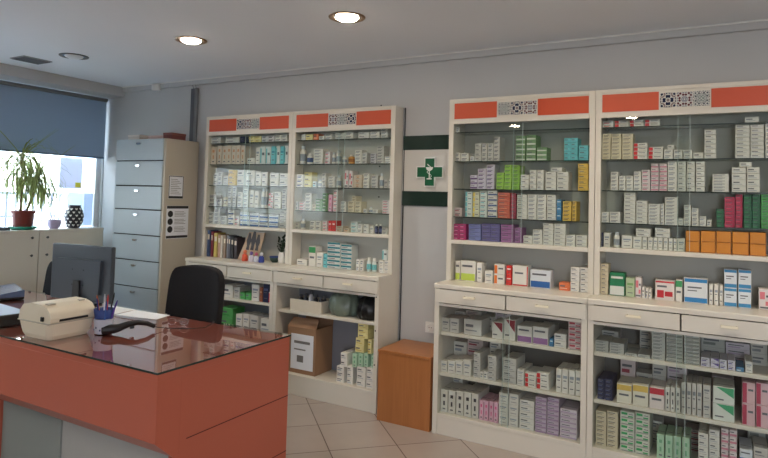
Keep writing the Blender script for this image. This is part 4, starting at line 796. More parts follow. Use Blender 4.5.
# ------------------------------------------------------------------ between the cabinets: pharmacy sign, socket, wooden box, painted gap shadow
t = thing('wall_tile_panel', 'white tile field between two dark green marble bands on the back wall', 'wall panel', (.236, -.004, 1.46))
obj('white_field', MB().box(.004, .60, -.008, -.0005, 1.57, 1.878), M['wtile'], t)
for z0, z1 in ((1.878, 1.985), (1.462, 1.57)): obj('green_band', MB().box(.004, .60, -.011, -.0005, z0, z1), M['dgreen'], t, bevel=.002)
t = thing('pharmacy_cross', 'green pharmacy cross sign with a white snake and bowl emblem', 'sign', (.235, -.02, 1.605))
def cross(cx, cz, L, w): return [(cx - w, cz - L), (cx + w, cz - L), (cx + w, cz - w), (cx + L, cz - w), (cx + L, cz + w), (cx + w, cz + w), (cx + w, cz + L), (cx - w, cz + L), (cx - w, cz + w), (cx - L, cz + w), (cx - L, cz - w), (cx - w, cz - w)]
obj('cross_rim', MB().prism(cross(.235, 1.712, .108, .043), -.024, -.0085, 'y'), M['white'], t)
obj('cross_face', MB().prism(cross(.235, 1.712, .1, .036), -.027, -.024, 'y'), M['crossg'], t)
mb = MB()
mb.prism([(.235 - .03, 1.748), (.235 + .03, 1.748), (.235 + .022, 1.73), (.235 + .006, 1.72), (.235 - .006, 1.72), (.235 - .022, 1.73)], -.029, -.027, 'y')
mb.tube([(.235, -.029, 1.72), (.235, -.029, 1.665)], .0035, 6); mb.box(.215, .255, -.03, -.027, 1.658, 1.666)
mb.tube([(.235 + .02 * math.sin(q * 1.05 + .4) * (1 - .02 * q), -.0295, 1.672 + q * .0098) for q in range(0, 11)], [.0022] * 9 + [.004, .003], 6)
obj('emblem', mb, M['white'], t)
t = thing('wall_socket', 'white round two-pin wall socket above the wooden box', 'socket', (.262, -.006, .582))
obj('plate', MB().prism([(.222, .545), (.302, .545), (.302, .622), (.222, .622)], -.01, -.0005, 'y'), M['white'], t, bevel=.003)
def ring(cx, cz, r0, r1, y0, y1, n=24):
    mb = MB(); vs = []
    for k in range(n):
        a = 2 * PI * k / n; vs += [(cx + r0 * math.cos(a), y0, cz + r0 * math.sin(a)), (cx + r1 * math.cos(a), y1, cz + r1 * math.sin(a))]
    return mb.add(vs, [(2 * k, 2 * k + 1, (2 * k + 3) % (2 * n), (2 * k + 2) % (2 * n)) for k in range(n)], 0, True)
obj('socket_ring', ring(.262, .583, .024, .021, -.0165, -.0102).add([(.262 + .021 * math.cos(2 * PI * k / 24), -.0105, .583 + .021 * math.sin(2 * PI * k / 24)) for k in range(24)], [tuple(range(24))]), M['white'], t)
obj('pin_hole', MB().box(.250, .256, -.0115, -.0105, .58, .586).box(.268, .274, -.0115, -.0105, .58, .586), M['dkgap'], t)
t = thing('wooden_box', 'plain warm brown wooden box unit standing between the two cabinet pairs', 'box', (.255, -.21, 0))
x0, x1, y0, y1, zt = .058, .452, -.402, -.03, .478
obj('side_board', MB().box(x0, x0 + .018, y0 + .018, y1, .0, zt - .018), M['wood'], t, bevel=.001); obj('side_board', MB().box(x1 - .018, x1, y0 + .018, y1, .0, zt - .018), M['wood'], t, bevel=.001)
obj('front_board', MB().box(x0, x1, y0, y0 + .018, 0, zt - .018), M['wood'], t, bevel=.0015)
obj('top_board', MB().box(x0 - .002, x1 + .002, y0 - .004, y1, zt - .018, zt), M['wood'], t, bevel=.002)
tag(obj('gap_shadow', MB().tube([(.012, -.006, .0), (.012, -.006, 1.2), (.013, -.006, 2.2)], .005, 8), M['dkgap'], o=(.012, -.006, 0)), 'thin dark vertical line painting the gap shadow right of the second cabinet', 'shadow')  # dark tube standing in for the shadow between cabinet and wall

# ------------------------------------------------------------------ filing cabinet
FX0, FX1, FY, FZ = -2.765, -2.105, -.42, 1.985
t = thing('filing_cabinet', 'tall filing cabinet with blue grey drawers and a cream side', 'filing cabinet', ((FX0 + FX1) / 2, -.21, 0))
obj('carcass', MB().box(FX0, FX1, FY + .004, -.05, 0, FZ), M['steelside'], t, bevel=.003)
obj('drawer_gap_shade', MB().box(FX0 + .003, FX1 - .029, FY + .0, FY + .005, .03, FZ - .004), M['dkgap'], t)  # dark sheet imitating shade in the gaps between the drawers
zs = [1.988, 1.79, 1.565, 1.354, 1.128, .902, .668, .44, .21, .03]
for i in range(len(zs) - 1):
    d = obj('drawer', MB().box(FX0 + .004, FX1 - .03, FY - .014, FY + .004, zs[i + 1] + .006, zs[i] - .004), M['drawer'], t, bevel=.003)
    hx = (FX0 + FX1) / 2 - .012; hz = zs[i] - .045
    obj('pull_handle', MB().prism([(hx - .03, hz + .008), (hx + .03, hz + .008), (hx + .018, hz - .008), (hx - .018, hz - .008)], FY - .028, FY - .014, 'y'), M['chrome'], d, bevel=.002)
    obj('keyhole', MB().lathe([(.0, 0), (.005, 0), (.005, .003)], (0, 0, 0), 10), M['dkgap'], d).matrix_basis = Matrix.Translation((0, 0, 0)) if False else Matrix.Translation((hx + .06 - t.location.x, FY - .0145 - t.location.y, hz)) @ Matrix.Rotation(PI / 2, 4, 'X')
obj('corner_strip', MB().box(FX1 - .028, FX1 - .002, FY - .006, FY + .004, 0, FZ), M['steelside'], t)
def notice(label, y0, y1, z0, z1, fn):
    t = thing('notice', label, 'notice', (FX1 + .001, (y0 + y1) / 2, z0), 'printed notices on the filing cabinet side'); X = FX1 + .0006
    obj('sheet', MB().box(X, X + .001, y0, y1, z0, z1), M['paper'], t)
    mb = MB(); fn(mb, X + .001, X + .0016); obj('printing', mb, [M['blackprint'], M['print']], t)
def n1(mb, a, b):
    mb.box(a, b, -.381, -.375, 1.462, 1.66); mb.box(a, b, -.226, -.22, 1.462, 1.66); mb.box(a, b, -.381, -.22, 1.654, 1.66); mb.box(a, b, -.375, -.226, 1.462, 1.482)
    for k in range(9): mb.box(a, b, -.36, -.245 - .02 * (k % 3), 1.50 + k * .016, 1.504 + k * .016, 1)
notice('white notice with a thin dark frame, upper sheet on the filing cabinet side', -.383, -.218, 1.46, 1.662, n1)
def n2(mb, a, b):
    mb.box(a, b, -.392, -.15, 1.372, 1.396); mb.box(a, b, -.392, -.15, 1.112, 1.134)
    for k, z in enumerate((1.325, 1.258, 1.19)):
        vs = [((b), -.352 + .029 * math.cos(2 * PI * j / 20), z + .029 * math.sin(2 * PI * j / 20)) for j in range(20)]; mb.add(vs, [tuple(range(20))], 0)
        for q in range(4): mb.box(a, b, -.305, -.18 - .02 * (q % 2), z - .022 + q * .013, z - .018 + q * .013, 1)
notice('white notice with three round dark icons, lower sheet on filing cabinet side', -.395, -.147, 1.108, 1.398, n2)
top = [('flat white cardboard box on top of the filing cabinet, leftmost', -2.70, -2.54, -.36, -.2, .05, (206, 198, 190)), ('long pale pink box on top of the filing cabinet', -2.50, -2.30, -.3, -.1, .045, (206, 180, 176)), ('dark red and tan box at the right end of the filing cabinet top', -2.25, -2.14, -.34, -.18, .06, (110, 60, 56))]
for l, a, b, c, d, h, cc in top:
    t = thing('cardboard_box', l, 'box', ((a + b) / 2, (c + d) / 2, FZ + .0005), 'boxes on top of the filing cabinet')
    z = FZ + .0005
    obj('box_body', MB().box(a, b, c, d, z, z + h * .7), cmat(cc), t, bevel=.002); obj('box_lid', MB().box(a - .002, b + .002, c - .002, d + .002, z + h * .7, z + h), cmat(tuple(min(255, v + 12) for v in cc)), t, bevel=.002)
# duct, pipe, sensor
t = thing('vertical_duct', 'grey vertical pipe duct on the back wall beside the filing cabinet', 'pipe', (-2.22, -.03, 0))
obj('duct_box', MB().box(-2.275, -2.225, -.018, -.0005, 0, 2.50), M['dgrey'], t, bevel=.003); obj('pipe', MB().tube([(-2.195, -.02, 0), (-2.195, -.02, 2.5)], .018, 14), M['grey'], t)
obj('top_hook', MB().tube([(-2.235, -.02, 2.50), (-2.25, -.03, 2.54), (-2.235, -.03, 2.565), (-2.215, -.025, 2.54), (-2.2, -.02, 2.5)], .004, 6), M['chrome'], t)
t = thing('motion_sensor', 'small white cylindrical sensor high on the back wall', 'sensor', (-2.72, -.03, 2.51))
obj('sensor_body', MB().lathe([(.04, 0), (.044, .01), (.044, .05), (.036, .058)], (-2.72, -.05, 2.508), 18), M['white'], t); obj('mount', MB().box(-2.735, -2.705, -.045, -.0005, 2.535, 2.556), M['white'], t)

# ------------------------------------------------------------------ window side
t = thing('roller_blind', 'blue roller blind covering the upper part of the window', 'blind', (XL + .03, -2.2, 1.85))
obj('blind_cloth', MB().box(XL + .03, XL + .0315, -4.36, -.025, 1.86, 2.47), M['blind'], t)
obj('bottom_bar', MB().box(XL + .024, XL + .037, -4.362, -.023, 1.845, 1.862), cmat((96, 122, 150)), t, bevel=.002)
obj('roller', MB().tube([(XL + .04, -4.36, 2.458), (XL + .04, -.025, 2.458)], .02, 14), M['grey'], t)
for i in range(6):
    y1 = -.138 - i * .656; y0 = y1 - .654
    lab = ['white two-door sill cabinet beside the filing cabinet under the window', 'white sill cabinet under the potted plant', 'white sill cabinet third from the filing cabinet', 'white sill cabinet fourth from the filing cabinet', 'white sill cabinet fifth from the filing cabinet', 'white sill cabinet sixth from the filing cabinet'][i]
    t = thing('sill_cabinet', lab, 'cabinet', (-3.42, (y0 + y1) / 2, 0), 'low white cabinets under the window')
    obj('body', MB().box(XL + .002, -3.32, y0, y1, 0, 1.12), M['cab'], t)
    obj('top', MB().box(XL + .002, -3.298, y0, y1, 1.12, 1.142), M['cab'], t, bevel=.002)
    dr = obj('door', MB().box(-3.32, -3.302, y0 + .002, y1 - .002, .06, 1.118), M['cab'], t, bevel=.002)
    s = y0 + .07 if i == 0 else y1 - .07
    for z in (1.073, .914): obj('knob', MB().tube([(-3.302, s, z), (-3.288, s, z), (-3.284, s, z)], [.006, .006, .012], 10), M['ringd'], dr)
# dracaena
t = thing('potted_plant', 'tall dracaena with drooping narrow leaves in a red brown pot on the window sill', 'plant', (-3.42, -.88, 1.1425), local=True)
obj('saucer', MB().lathe([(.085, 0), (.115, .014), (.118, .03), (.112, .03), (.09, .012), (0.001, .01)], seg=28), M['teal'], t)
obj('pot', MB().lathe([(.068, .012), (.078, .03), (.09, .145), (.1, .15), (.1, .172), (.09, .172), (.085, .15), (0.001, .148)], seg=28), M['terr'], t)
obj('soil', MB().lathe([(.086, .152), (0.001, .156)], seg=20), M['soil'], t)
stems = [((-.01, -.02, .15), (.0, -.03, .42), (.01, -.04, .66)), ((.0, .02, .15), (.0, .1, .36), (.01, .13, .52))]
for st in stems: obj('stem', MB().tube(st, [.011, .009, .008], 8), M['trunk'], t)
rn = random.Random(11)
for st, nl, up in ((stems[0], 170, 1.0), (stems[1], 140, .9)):
    mb = MB()
    for i in range(nl):
        f = rn.uniform(.45, 1); b = Vector(st[1]).lerp(Vector(st[2]), (f - .45) / .55); a = rn.uniform(0, 2 * PI); L = rn.uniform(.28, .52)
        el = rn.uniform(.1, 1.35) if f > .7 else rn.uniform(-.2, .7)
        d = Vector((math.cos(a) * .75, math.sin(a), 0)); side = Vector((-math.sin(a), math.cos(a), 0)); pts = []; p = b.copy(); ang = el; wmax = rn.uniform(.004, .0075)
        for k in range(9):
            pts.append(p.copy()); p = p + (d * math.cos(ang) + Vector((0, 0, math.sin(ang)))) * (L / 8); ang -= rn.uniform(.28, .40) * (1.15 if el < .9 else .8)
            if p.x < -.07: p.x = -.07
        vs = []
        for k, q in enumerate(pts):
            w = wmax * math.sin(PI * (.12 + .88 * k / 8)) if k < 8 else .0004
            vs += [q - side * w, q + side * w]
        mb.add(vs, [(2 * k, 2 * k + 1, 2 * k + 3, 2 * k + 2) for k in range(8)], 0, True)
    for a in (-1.2, -1.9, 1.3, 1.0) if st is stems[0] else (1.5, 1.2):
        b = Vector(st[2]); L = .55; e = (abs(math.cos(a)) * .2, math.sin(a) * .62, .62); q = [b + Vector(e) * L * k / 4 - Vector((0, 0, .012 * k * k * .25)) for k in range(5)]
        vs = []
        for k, p in enumerate(q): w = .006 * (1 - k / 4.3); vs += [p - Vector((0, 0, w)), p + Vector((0, 0, w))]
        mb.add(vs, [(2 * k, 2 * k + 1, 2 * k + 3, 2 * k + 2) for k in range(4)], 0, True)
    obj('foliage', mb, M['leaf'], t)
# lilac bowl pot with thin stems
t = thing('small_pot', 'small lilac ceramic pot with thin wiry stems on the sill', 'plant', (-3.42, -.585, 1.1425), local=True)
obj('pot_body', MB().lathe([(.035, 0), (.055, .02), (.063, .05), (.06, .085), (.054, .085), (.055, .05), (0.001, .04)], seg=22), M['lilac'], t)
mb = MB(); rn = random.Random(5)
for i in range(9):
    a = rn.uniform(0, 6.28); q = [Vector((0, 0, .05)) + Vector((math.cos(a) * .06 * k / 4 * (1 if k < 4 else .6), math.sin(a) * .07 * k / 4, .045 * k - .004 * k * k)) for k in range(5)]
    mb.tube(q, [.0022, .002, .0018, .0015, .001], 5)
obj('stems', mb, M['trunk'], t)
# patterned vase
t = thing('patterned_vase', 'round black vase with white heart shaped petals on the window sill', 'vase', (-3.42, -.385, 1.1425), local=True)
prof = [(.045, 0), (.06, .012), (.08, .06), (.088, .11), (.08, .16), (.062, .195), (.055, .21), (.06, .222), (.05, .222), (.048, .2), (0.001, .19)]
obj('vase_body', MB().lathe(prof, seg=32), M['navyc'], t)
def rad(z):
    for (r0, z0), (r1, z1) in zip(prof, prof[1:]):
        if z0 <= z <= z1: return r0 + (r1 - r0) * (z - z0) / (z1 - z0 + 1e-9)
    return .05
mb = MB()
for row in range(6):
    z = .03 + row * .031
    for k in range(10):
        a = 2 * PI * (k + .5 * (row % 2)) / 10; r_ = rad(z) + .0012; hs = .0125
        pts = [(0, -1), (.75, -.1), (.9, .5), (.45, .85), (0, .45), (-.45, .85), (-.9, .5), (-.75, -.1)]
        vs = []
        for (px_, pz_) in pts:
            zz = z + pz_ * hs; rr = rad(zz) + .0015; aa = a + px_ * hs * 1.1 / rr; vs.append((rr * math.cos(aa), rr * math.sin(aa), zz))
        mb.add(vs, [tuple(range(8))])
obj('petal_pattern', mb, M['white'], t)
# small things at the left end of the sill
t = thing('sill_tray', 'dark grey low tray with a pink ornament at the left edge of the sill', 'tray', (-3.42, -1.12, 1.1425), local=True)
obj('tray_body', MB().box(-.08, .08, -.09, .09, 0, .028), cmat((74, 82, 92)), t, bevel=.006)
obj('ornament', MB().lathe([(.02, .028), (.03, .05), (.02, .08), (.006, .095)], seg=14), cmat((176, 90, 100)), t)
# papers fixed to the window glass
for l, y0, y1, z0, z1, c, cr in (('lilac blue poster with a yellow corner taped to the window pane', -.44, -.20, 1.53, 1.835, (206, 208, 220), True), ('pale blue sheet on the window pane behind the patterned vase', -.335, -.17, 1.15, 1.485, (224, 234, 240), False), ('narrow mid blue strip poster on the pane right of the patterned vase', -.165, -.065, 1.15, 1.485, (196, 206, 220), False)):
    t = thing('window_poster', l, 'poster', (XL - .06, (y0 + y1) / 2, z0)); X = XL - .0615
    obj('sheet', MB().box(X + .0005, X + .002, y0, y1, z0, z1), thin_mat('poster paper %d' % c[0], c, c, .5), t)
    if cr: obj('yellow_sticker', MB().box(X + .002, X + .003, y1 - .07, y1 - .01, z0 + .01, z0 + .06), cmat((232, 224, 70)), t)
# outside
struct('ground', MB().box(-30, XL - .12, -22, 16, -.22, -.12), mat('street paving', (190, 190, 188), .9, var=.1, scale=2))
struct('ground_rear', MB().box(-30, 30, -30, YF - .12, -.22, -.12), mat('street paving rear', (150, 148, 146), .9, var=.1, scale=2))
t = thing('facade', 'pale sunlit building facade across the street seen through the window', 'building', (-9.5, 0, -.12))
obj('facade_wall', MB().box(-9.9, -9.5, -18, 14, -.12, 7), mat('pale facade', (226, 226, 224), .9, var=.04), t)
for y in (-5, -2.2, .6, 3.4, 6.2):
    w = obj('facade_window', MB().box(-9.5, -9.44, y, y + 1.3, .9, 2.3), cmat((150, 166, 196)), t); obj('facade_sill', MB().box(-9.5, -9.35, y - .08, y + 1.38, .82, .9), M['white'], w)
t = thing('street_grille', 'white metal bar fence outside the window behind the plants', 'fence', (-4.6, -1.2, -.12))
mb = MB()
for k in range(40): mb.box(-4.61, -4.595, -3.4 + k * .1, -3.38 + k * .1, -.12, 1.46)
obj('bars', mb, cmat((104, 112, 134)), t)
for z in (.2, .95, 1.2, 1.45): obj('rail', MB().box(-4.62, -4.585, -3.45, .6, z, z + .025), cmat((104, 112, 134)), t)

# ------------------------------------------------------------------ ceiling fittings
def downlight(x, y, on, label):
    t = thing('downlight', label, 'light', (x, y, ZC), 'recessed round ceiling lights', local=True)
    obj('trim_ring', MB().lathe([(.078, -.002), (.1, -.008), (.108, -.006), (.11, -.0005)], seg=36), M['ring' if on else 'ringd'], t)
    obj('reflector', MB().lathe([(.079, -.003), (.07, -.0012), (.06, -.0009)], seg=32), M['chrome'], t)
    obj('bulb', MB().lathe([(.07, -.003), (.062, -.012), (.045, -.02), (.02, -.0245), (.001, -.0255)], seg=28), M['lamp' if on else 'lampoff'], t)
    if on:
        l = bpy.data.lights.new('downlight lamp', 'SPOT'); l.energy = LAMP; l.color = (1, .86, .68); l.spot_size = 2.5; l.spot_blend = .8; l.shadow_soft_size = .07
        lo = bpy.data.objects.new('downlight_lamp', l); COL.objects.link(lo); lo.location = (x, y, ZC - .03)
LAMP = 22
downlight(.17, -1.083, True, 'lit round ceiling light above the floor right of the desk, nearest the camera')
downlight(-1.121, -1.093, True, 'lit round ceiling light in front of the left cabinets')
downlight(-2.391, -1.131, False, 'unlit round ceiling light with dull ring near the window')
for x, y in ((1.46, -1.09), (2.75, -1.09), (-.455, -4.62), (1.115, -4.27), (2.7, -4.1), (-2.0, -3.9)):
    downlight(x, y, True, 'lit round ceiling light outside the view')
t = thing('ceiling_vent', 'small rectangular grey air vent in the ceiling near the window beam', 'vent', (-4.36, -1.2, ZC))
obj('vent_frame', MB().box(-2.96, -2.76, -1.32, -1.08, ZC - .008, ZC - .0005), cmat((150, 152, 152)), t, bevel=.002)
for k in range(7): obj('vent_slat', MB().box(-2.95 + k * .027, -2.936 + k * .027, -1.31, -1.09, ZC - .012, ZC - .008), cmat((96, 98, 100)), t)

# ------------------------------------------------------------------ desk
DX0, DX1, DY0, DY1, DZ = -3.05, .055, -2.27, -1.385, .742
t = thing('reception_desk', 'long terracotta red reception desk with a glass covered top', 'desk', (-1.2, -1.83, 0))
obj('desktop', MB().box(DX0, DX1 + .001, DY0 - .001, DY1, .712, DZ), M['desk'], t, bevel=.0015)
obj('front_apron', MB().prism([(DY0, .712), (DY0, .452), (DY0 + .10, .365), (DY0 + .13, .365), (DY0 + .13, .712)], DX0, DX1 - .0005), M['desk'], t, bevel=.0015)
obj('end_panel', MB().prism([(DY0 + .13, .0), (DY1, .0), (DY1, .712), (DY0 + .13, .712)], DX1 - .03, DX1).prism([(DY0 + .09, 0), (DY0 + .13, 0), (DY0 + .13, .366), (DY0 + .10, .366)], DX1 - .03, DX1), M['desk'], t)
for z in (.424, .128): obj('groove', MB().box(DX1 - .001, DX1 + .0006, DY0 + .17, DY1, z - .0025, z + .0025), M['deskg'], t)
obj('modesty_panel', MB().box(-.822, DX1 - .03, DY0 + .16, DY0 + .178, 0.02, .712), M['panel'], t)
obj('modesty_panel', MB().box(-1.35, -.823, DY0 + .15, DY0 + .178, 0.02, .712), M['panel2'], t)
obj('red_column', MB().box(-1.55, -1.351, DY0 + .13, DY0 + .2, 0, .712), M['desk'], t)
obj('modesty_panel', MB().box(DX0, -1.551, DY0 + .16, DY0 + .178, 0.02, .712), M['panel2'], t)
obj('drawer_pedestal', MB().box(-.45, DX1 - .031, -2.0, DY1 - .02, .05, .711), M['desk'], t, bevel=.002)
obj('end_leg', MB().box(DX0, DX0 + .03, DY0 + .16, DY1, 0, .712), M['desk'], t)
gl, nt, b = new_mat('desk cover glass'); nt.nodes.remove(b)
tr = nt.nodes.new('ShaderNodeBsdfTransparent'); tr.inputs[0].default_value = lin((248, 250, 249)); gg = nt.nodes.new('ShaderNodeBsdfGlossy'); gg.inputs['Roughness'].default_value = 0.02
mx = nt.nodes.new('ShaderNodeMixShader'); schlick(nt, mx.inputs[0], .18, .82, 2.7)
nt.links.new(tr.outputs[0], mx.inputs[1]); nt.links.new(gg.outputs[0], mx.inputs[2]); nt.links.new(mx.outputs[0], nt.nodes['Material Output'].inputs[0])
GZ = DZ + .002
tag(obj('glass_cover', MB().add([(DX0, DY0 - .008, GZ + .0075), (DX1 + .006, DY0 - .008, GZ + .0075), (DX1 + .006, DY1 + .004, GZ + .0075), (DX0, DY1 + .004, GZ + .0075)], [(0, 1, 2, 3)]).box(DX0, DX1 + .0065, DY0 - .0088, DY0 - .008, GZ - .001, GZ + .008, 1).box(DX1 + .006, DX1 + .0068, DY0 - .008, DY1 + .004, GZ - .001, GZ + .008, 1), [gl, M['gldark']], o=(-1.2, -1.83, GZ)), 'clear glass sheet with dark edge lying over the red desk top', 'glass cover')
TZ = GZ + .0085
for l, pts in (('white paper sheet on the desk glass behind the barcode scanner', [(-1.12, -1.60), (-.82, -1.55), (-.86, -1.41), (-1.16, -1.43)]), ('white paper sheet on the desk glass behind the pen cup', [(-1.36, -1.62), (-1.14, -1.63), (-1.17, -1.42), (-1.40, -1.42)]), ('white paper sheet lying beside the monitor stand, near the printer', [(-1.55, -1.82), (-1.28, -1.86), (-1.26, -1.66), (-1.53, -1.62)])):
    o = (pts[0][0], pts[0][1], TZ)
    q = MB().prism(pts, TZ, TZ + .0008, 'z')
    tag(obj('paper_sheet', q, M['paper'], o=o), l, 'paper', 'papers on the desk')

# printer
t = thing('label_printer', 'beige label printer with rounded lid on the desk', 'printer', (-.92, -2.105, TZ), local=True, rz=.02)
def rrect(hx, hy, r, n=5):
    pts = []
    for cx, cy, a0 in ((hx - r, hy - r, 0), (-hx + r, hy - r, PI / 2), (-hx + r, -hy + r, PI), (hx - r, -hy + r, 1.5 * PI)):
        for k in range(n + 1): a = a0 + PI / 2 * k / n; pts.append((cx + r * math.cos(a), cy + r * math.sin(a)))
    return pts
def loft(secs, mi=0, mb=None):
    mb = mb or MB(); n = len(secs[0][1]); vs = [(p[0], p[1], z) for z, pts in secs for p in pts]
    mb.add(vs, [(i * n + k, i * n + (k + 1) % n, (i + 1) * n + (k + 1) % n, (i + 1) * n + k) for i in range(len(secs) - 1) for k in range(n)], mi, False)
    mb.add(vs, [tuple(range(n))[::-1], tuple(range((len(secs) - 1) * n, len(secs) * n))], mi); return mb
obj('base_shell', loft([(0, rrect(.105, .105, .03)), (.02, rrect(.115, .115, .03)), (.075, rrect(.124, .124, .025))]), M['beige'], t, bevel=.003)
t.scale = (1.06, 1.06, 1.12)
# lid: rounded front (towards +x) profile extruded across y
prof = [(.124, .0765), (.126, .1), (.118, .125), (.095, .145), (.05, .156), (-.03, .158), (-.09, .148), (-.118, .12), (-.124, .0765)]
obj('lid', MB().prism(prof, -.118, .118, 'y'), M['beige'], t, bevel=.008)
obj('label_slot', MB().prism([(.127, -.07), (.127, .075), (.112, .075), (.112, -.07)], .085, .091, 'z').box(.1242, .127, -.072, .078, .083, .093), M['dkgap'], t)
obj('lid_button', MB().box(.045, .075, -.098, -.06, .1525, .1585), M['beige2'], t, bevel=.002); obj('lid_button', MB().box(.045, .07, .07, .098, .1525, .1585), M['beige2'], t, bevel=.002)
obj('seam', MB().box(-.1245, .1245, -.1248, .1248, .074, .078), M['beige2'], t)
obj('latch', MB().box(.06, .078, -.127, -.118, .085, .105), M['blackpl'], t, bevel=.002)
obj('foot', MB().box(-.09, .09, -.09, .09, -.0, .001), M['blackpl'], t)
# pen cup with pens
t = thing('pen_cup', 'blue topped clear plastic pen cup in front of the printer', 'cup', (-.745, -1.955, TZ), local=True)
obj('cup_wall', MB().lathe([(.038, 0), (.04, .06), (.041, .06), (.042, .062)], seg=28).lathe([(0.001, .002), (.038, .002)], seg=28), glass_mat('clear plastic', (216, 222, 232), 1.2), t, solid=.0015)
t.scale = (1.08, 1.08, 1.05)
obj('blue_band', MB().lathe([(.0422, .078), (.049, .125), (.0475, .125), (.0412, .078)], seg=28), cmat((40, 66, 132)), t)
obj('white_print', MB().lathe([(.0405, .004), (.0445, .076)], seg=28), cmat((190, 196, 214)), t)
mb = MB(); 
for k in range(12):
    a = 2 * PI * k / 12; mb.lathe([(.004, 0), (.004, .008)], (.0415 * math.cos(a), .0415 * math.sin(a), .02 + .012 * (k % 2)), 6)
obj('blue_dots', mb, cmat((60, 70, 120)), t)
pens = [((40, 50, 130), -.02, -.02, .05, 'dark blue'), ((200, 40, 40), .0, .01, .0, 'red'), ((220, 222, 228), .015, -.01, -.01, 'white'), ((90, 60, 160), .03, .012, .07, 'violet'), ((220, 120, 50), -.03, .0, -.04, 'orange'), ((30, 30, 34), .0, .025, .03, 'black'), ((54, 96, 170), .028, -.022, .055, 'light blue')]
for i, (c, ox, oy, tl, w) in enumerate(pens):
    L = .185 + .012 * (i % 3); b0 = Vector((-.745 + ox * .5, -1.955 + oy * .5, TZ + .006)); d = Vector((ox * .9 + tl * .25, oy * .9, .13)).normalized()
    t = thing('pen', f'{w} pen standing in the blue topped pen cup', 'pen', b0, 'pens in the cup')
    obj('barrel', MB().tube([b0, b0 + d * L * .8], .0042, 8), cmat(c), t); obj('tip', MB().tube([b0 + d * L * .8, b0 + d * L * .9, b0 + d * L], [.0046, .0046, .002], 8), cmat(tuple(max(0, v - 25) for v in c)), t)
# barcode scanner with cord
t = thing('barcode_scanner', 'black handheld barcode scanner lying on the desk glass', 'scanner', (-.63, -1.85, TZ))
pth = [(-.69, -1.945, TZ + .022), (-.675, -1.915, TZ + .032), (-.652, -1.87, TZ + .048), (-.632, -1.83, TZ + .052), (-.61, -1.785, TZ + .042), (-.594, -1.75, TZ + .022)]
obj('grip', MB().tube(pth, [.02, .021, .017, .014, .013, .011], 12), M['blackpl'], t)
obj('head', MB().tube([(-.725, -1.975, TZ + .024), (-.70, -1.955, TZ + .027), (-.675, -1.918, TZ + .032)], [.025, .026, .021], 12), M['blackpl'], t)
obj('scan_window', MB().tube([(-.7255, -1.9755, TZ + .024), (-.727, -1.977, TZ + .024)], .019, 12), cmat((70, 30, 34)), t)
obj('trigger', MB().box(-.65, -.638, -1.868, -1.845, TZ + .022, TZ + .036), M['monback'], t, bevel=.002)
obj('cord', MB().tube([(-.594, -1.75, TZ + .02), (-.57, -1.70, TZ + .008), (-.53, -1.66, TZ + .004), (-.47, -1.62, TZ + .004), (-.42, -1.55, TZ + .004), (-.46, -1.46, TZ + .004), (-.50, -1.40, TZ + .004), (-.52, -1.372, TZ - .01)], .0025, 6), M['blackpl'], t)
# folded eyeglasses
t = thing('eyeglasses', 'folded thin framed eyeglasses on the desk glass near the chair', 'glasses', (-.6, -1.58, TZ + .001), local=True, rz=.6)
for s in (-1, 1):
    obj('lens_rim', MB().tube([(s * .034 + .024 * math.cos(a * PI / 6), .0, .02 + .018 * math.sin(a * PI / 6)) for a in range(13)], .0016, 5, caps=False), M['chrome'], t)
    obj('temple_arm', MB().tube([(s * .06, 0, .03), (s * .055, .03, .02), (-s * .03, .045 + .004 * s, .006)], .0015, 5), M['chrome'], t)
obj('bridge', MB().tube([(-.011, 0, .024), (0, 0, .029), (.011, 0, .024)], .0015, 5), M['chrome'], t)
# monitor
t = thing('monitor', 'dark grey computer monitor seen from the back on the desk', 'monitor', (-1.62, -1.5, TZ), local=True, rz=.12)
obj('back_shell', MB().box(-.275, .275, -.012, .022, .022, .392), M['monback'], t, bevel=.008)
obj('rear_bulge', MB().prism([(-.19, .075), (.19, .075), (.2, .3), (-.2, .3)], -.032, -.012, 'y'), M['monback'], t, bevel=.006)
obj('screen', MB().box(-.265, .265, .022, .0235, .035, .38), M['blackpl'], t)
for a, b2 in ((-.05, .13), (.05, .13), (-.05, .23), (.05, .23)): obj('mount_hole', MB().tube([(a, -.0325, b2), (a, -.0335, b2)], .005, 8), M['dkgap'], t)
obj('stand_neck', MB().prism([(-.035, .006), (.035, .006), (.028, .16), (-.028, .16)], -.045, -.032, 'y'), M['blackpl'], t, bevel=.002)
obj('stand_base', MB().prism(rrect(.13, .085, .04), 0, .01, 'z'), M['blackpl'], t, bevel=.002)
# tray printer / laptop things at far left
t = thing('document_tray', 'black document tray with a pale blue sheet on top, left of the printer', 'tray', (-1.5, -2.12, TZ), local=True, rz=-.12)
obj('tray_body', MB().box(-.21, .21, -.115, .115, 0, .062), M['blackpl'], t, bevel=.006); obj('top_sheet', MB().box(-.2, .2, -.105, .105, .0625, .0645), cmat((168, 190, 222)), t)
obj('front_lip', MB().box(-.21, .21, -.12, -.115, .04, .066), M['monback'], t, bevel=.002)
t = thing('laptop', 'closed dark laptop, blue reflection painted on its lid, far left of the desk', 'laptop', (-2.28, -1.68, TZ), local=True, rz=-.35)
obj('laptop_base', MB().box(-.19, .19, -.13, .13, .002, .018), M['blackpl'], t, bevel=.004)
obj('laptop_lid', MB().prism([(-.13, .0185), (.13, .0185), (.13, .062), (.122, .064), (-.13, .026)], -.19, .19), mat('dark lid with painted blue reflection', (86, 104, 136), .15), t, bevel=.002)  # blue of the lid colour stands for the blind's reflection

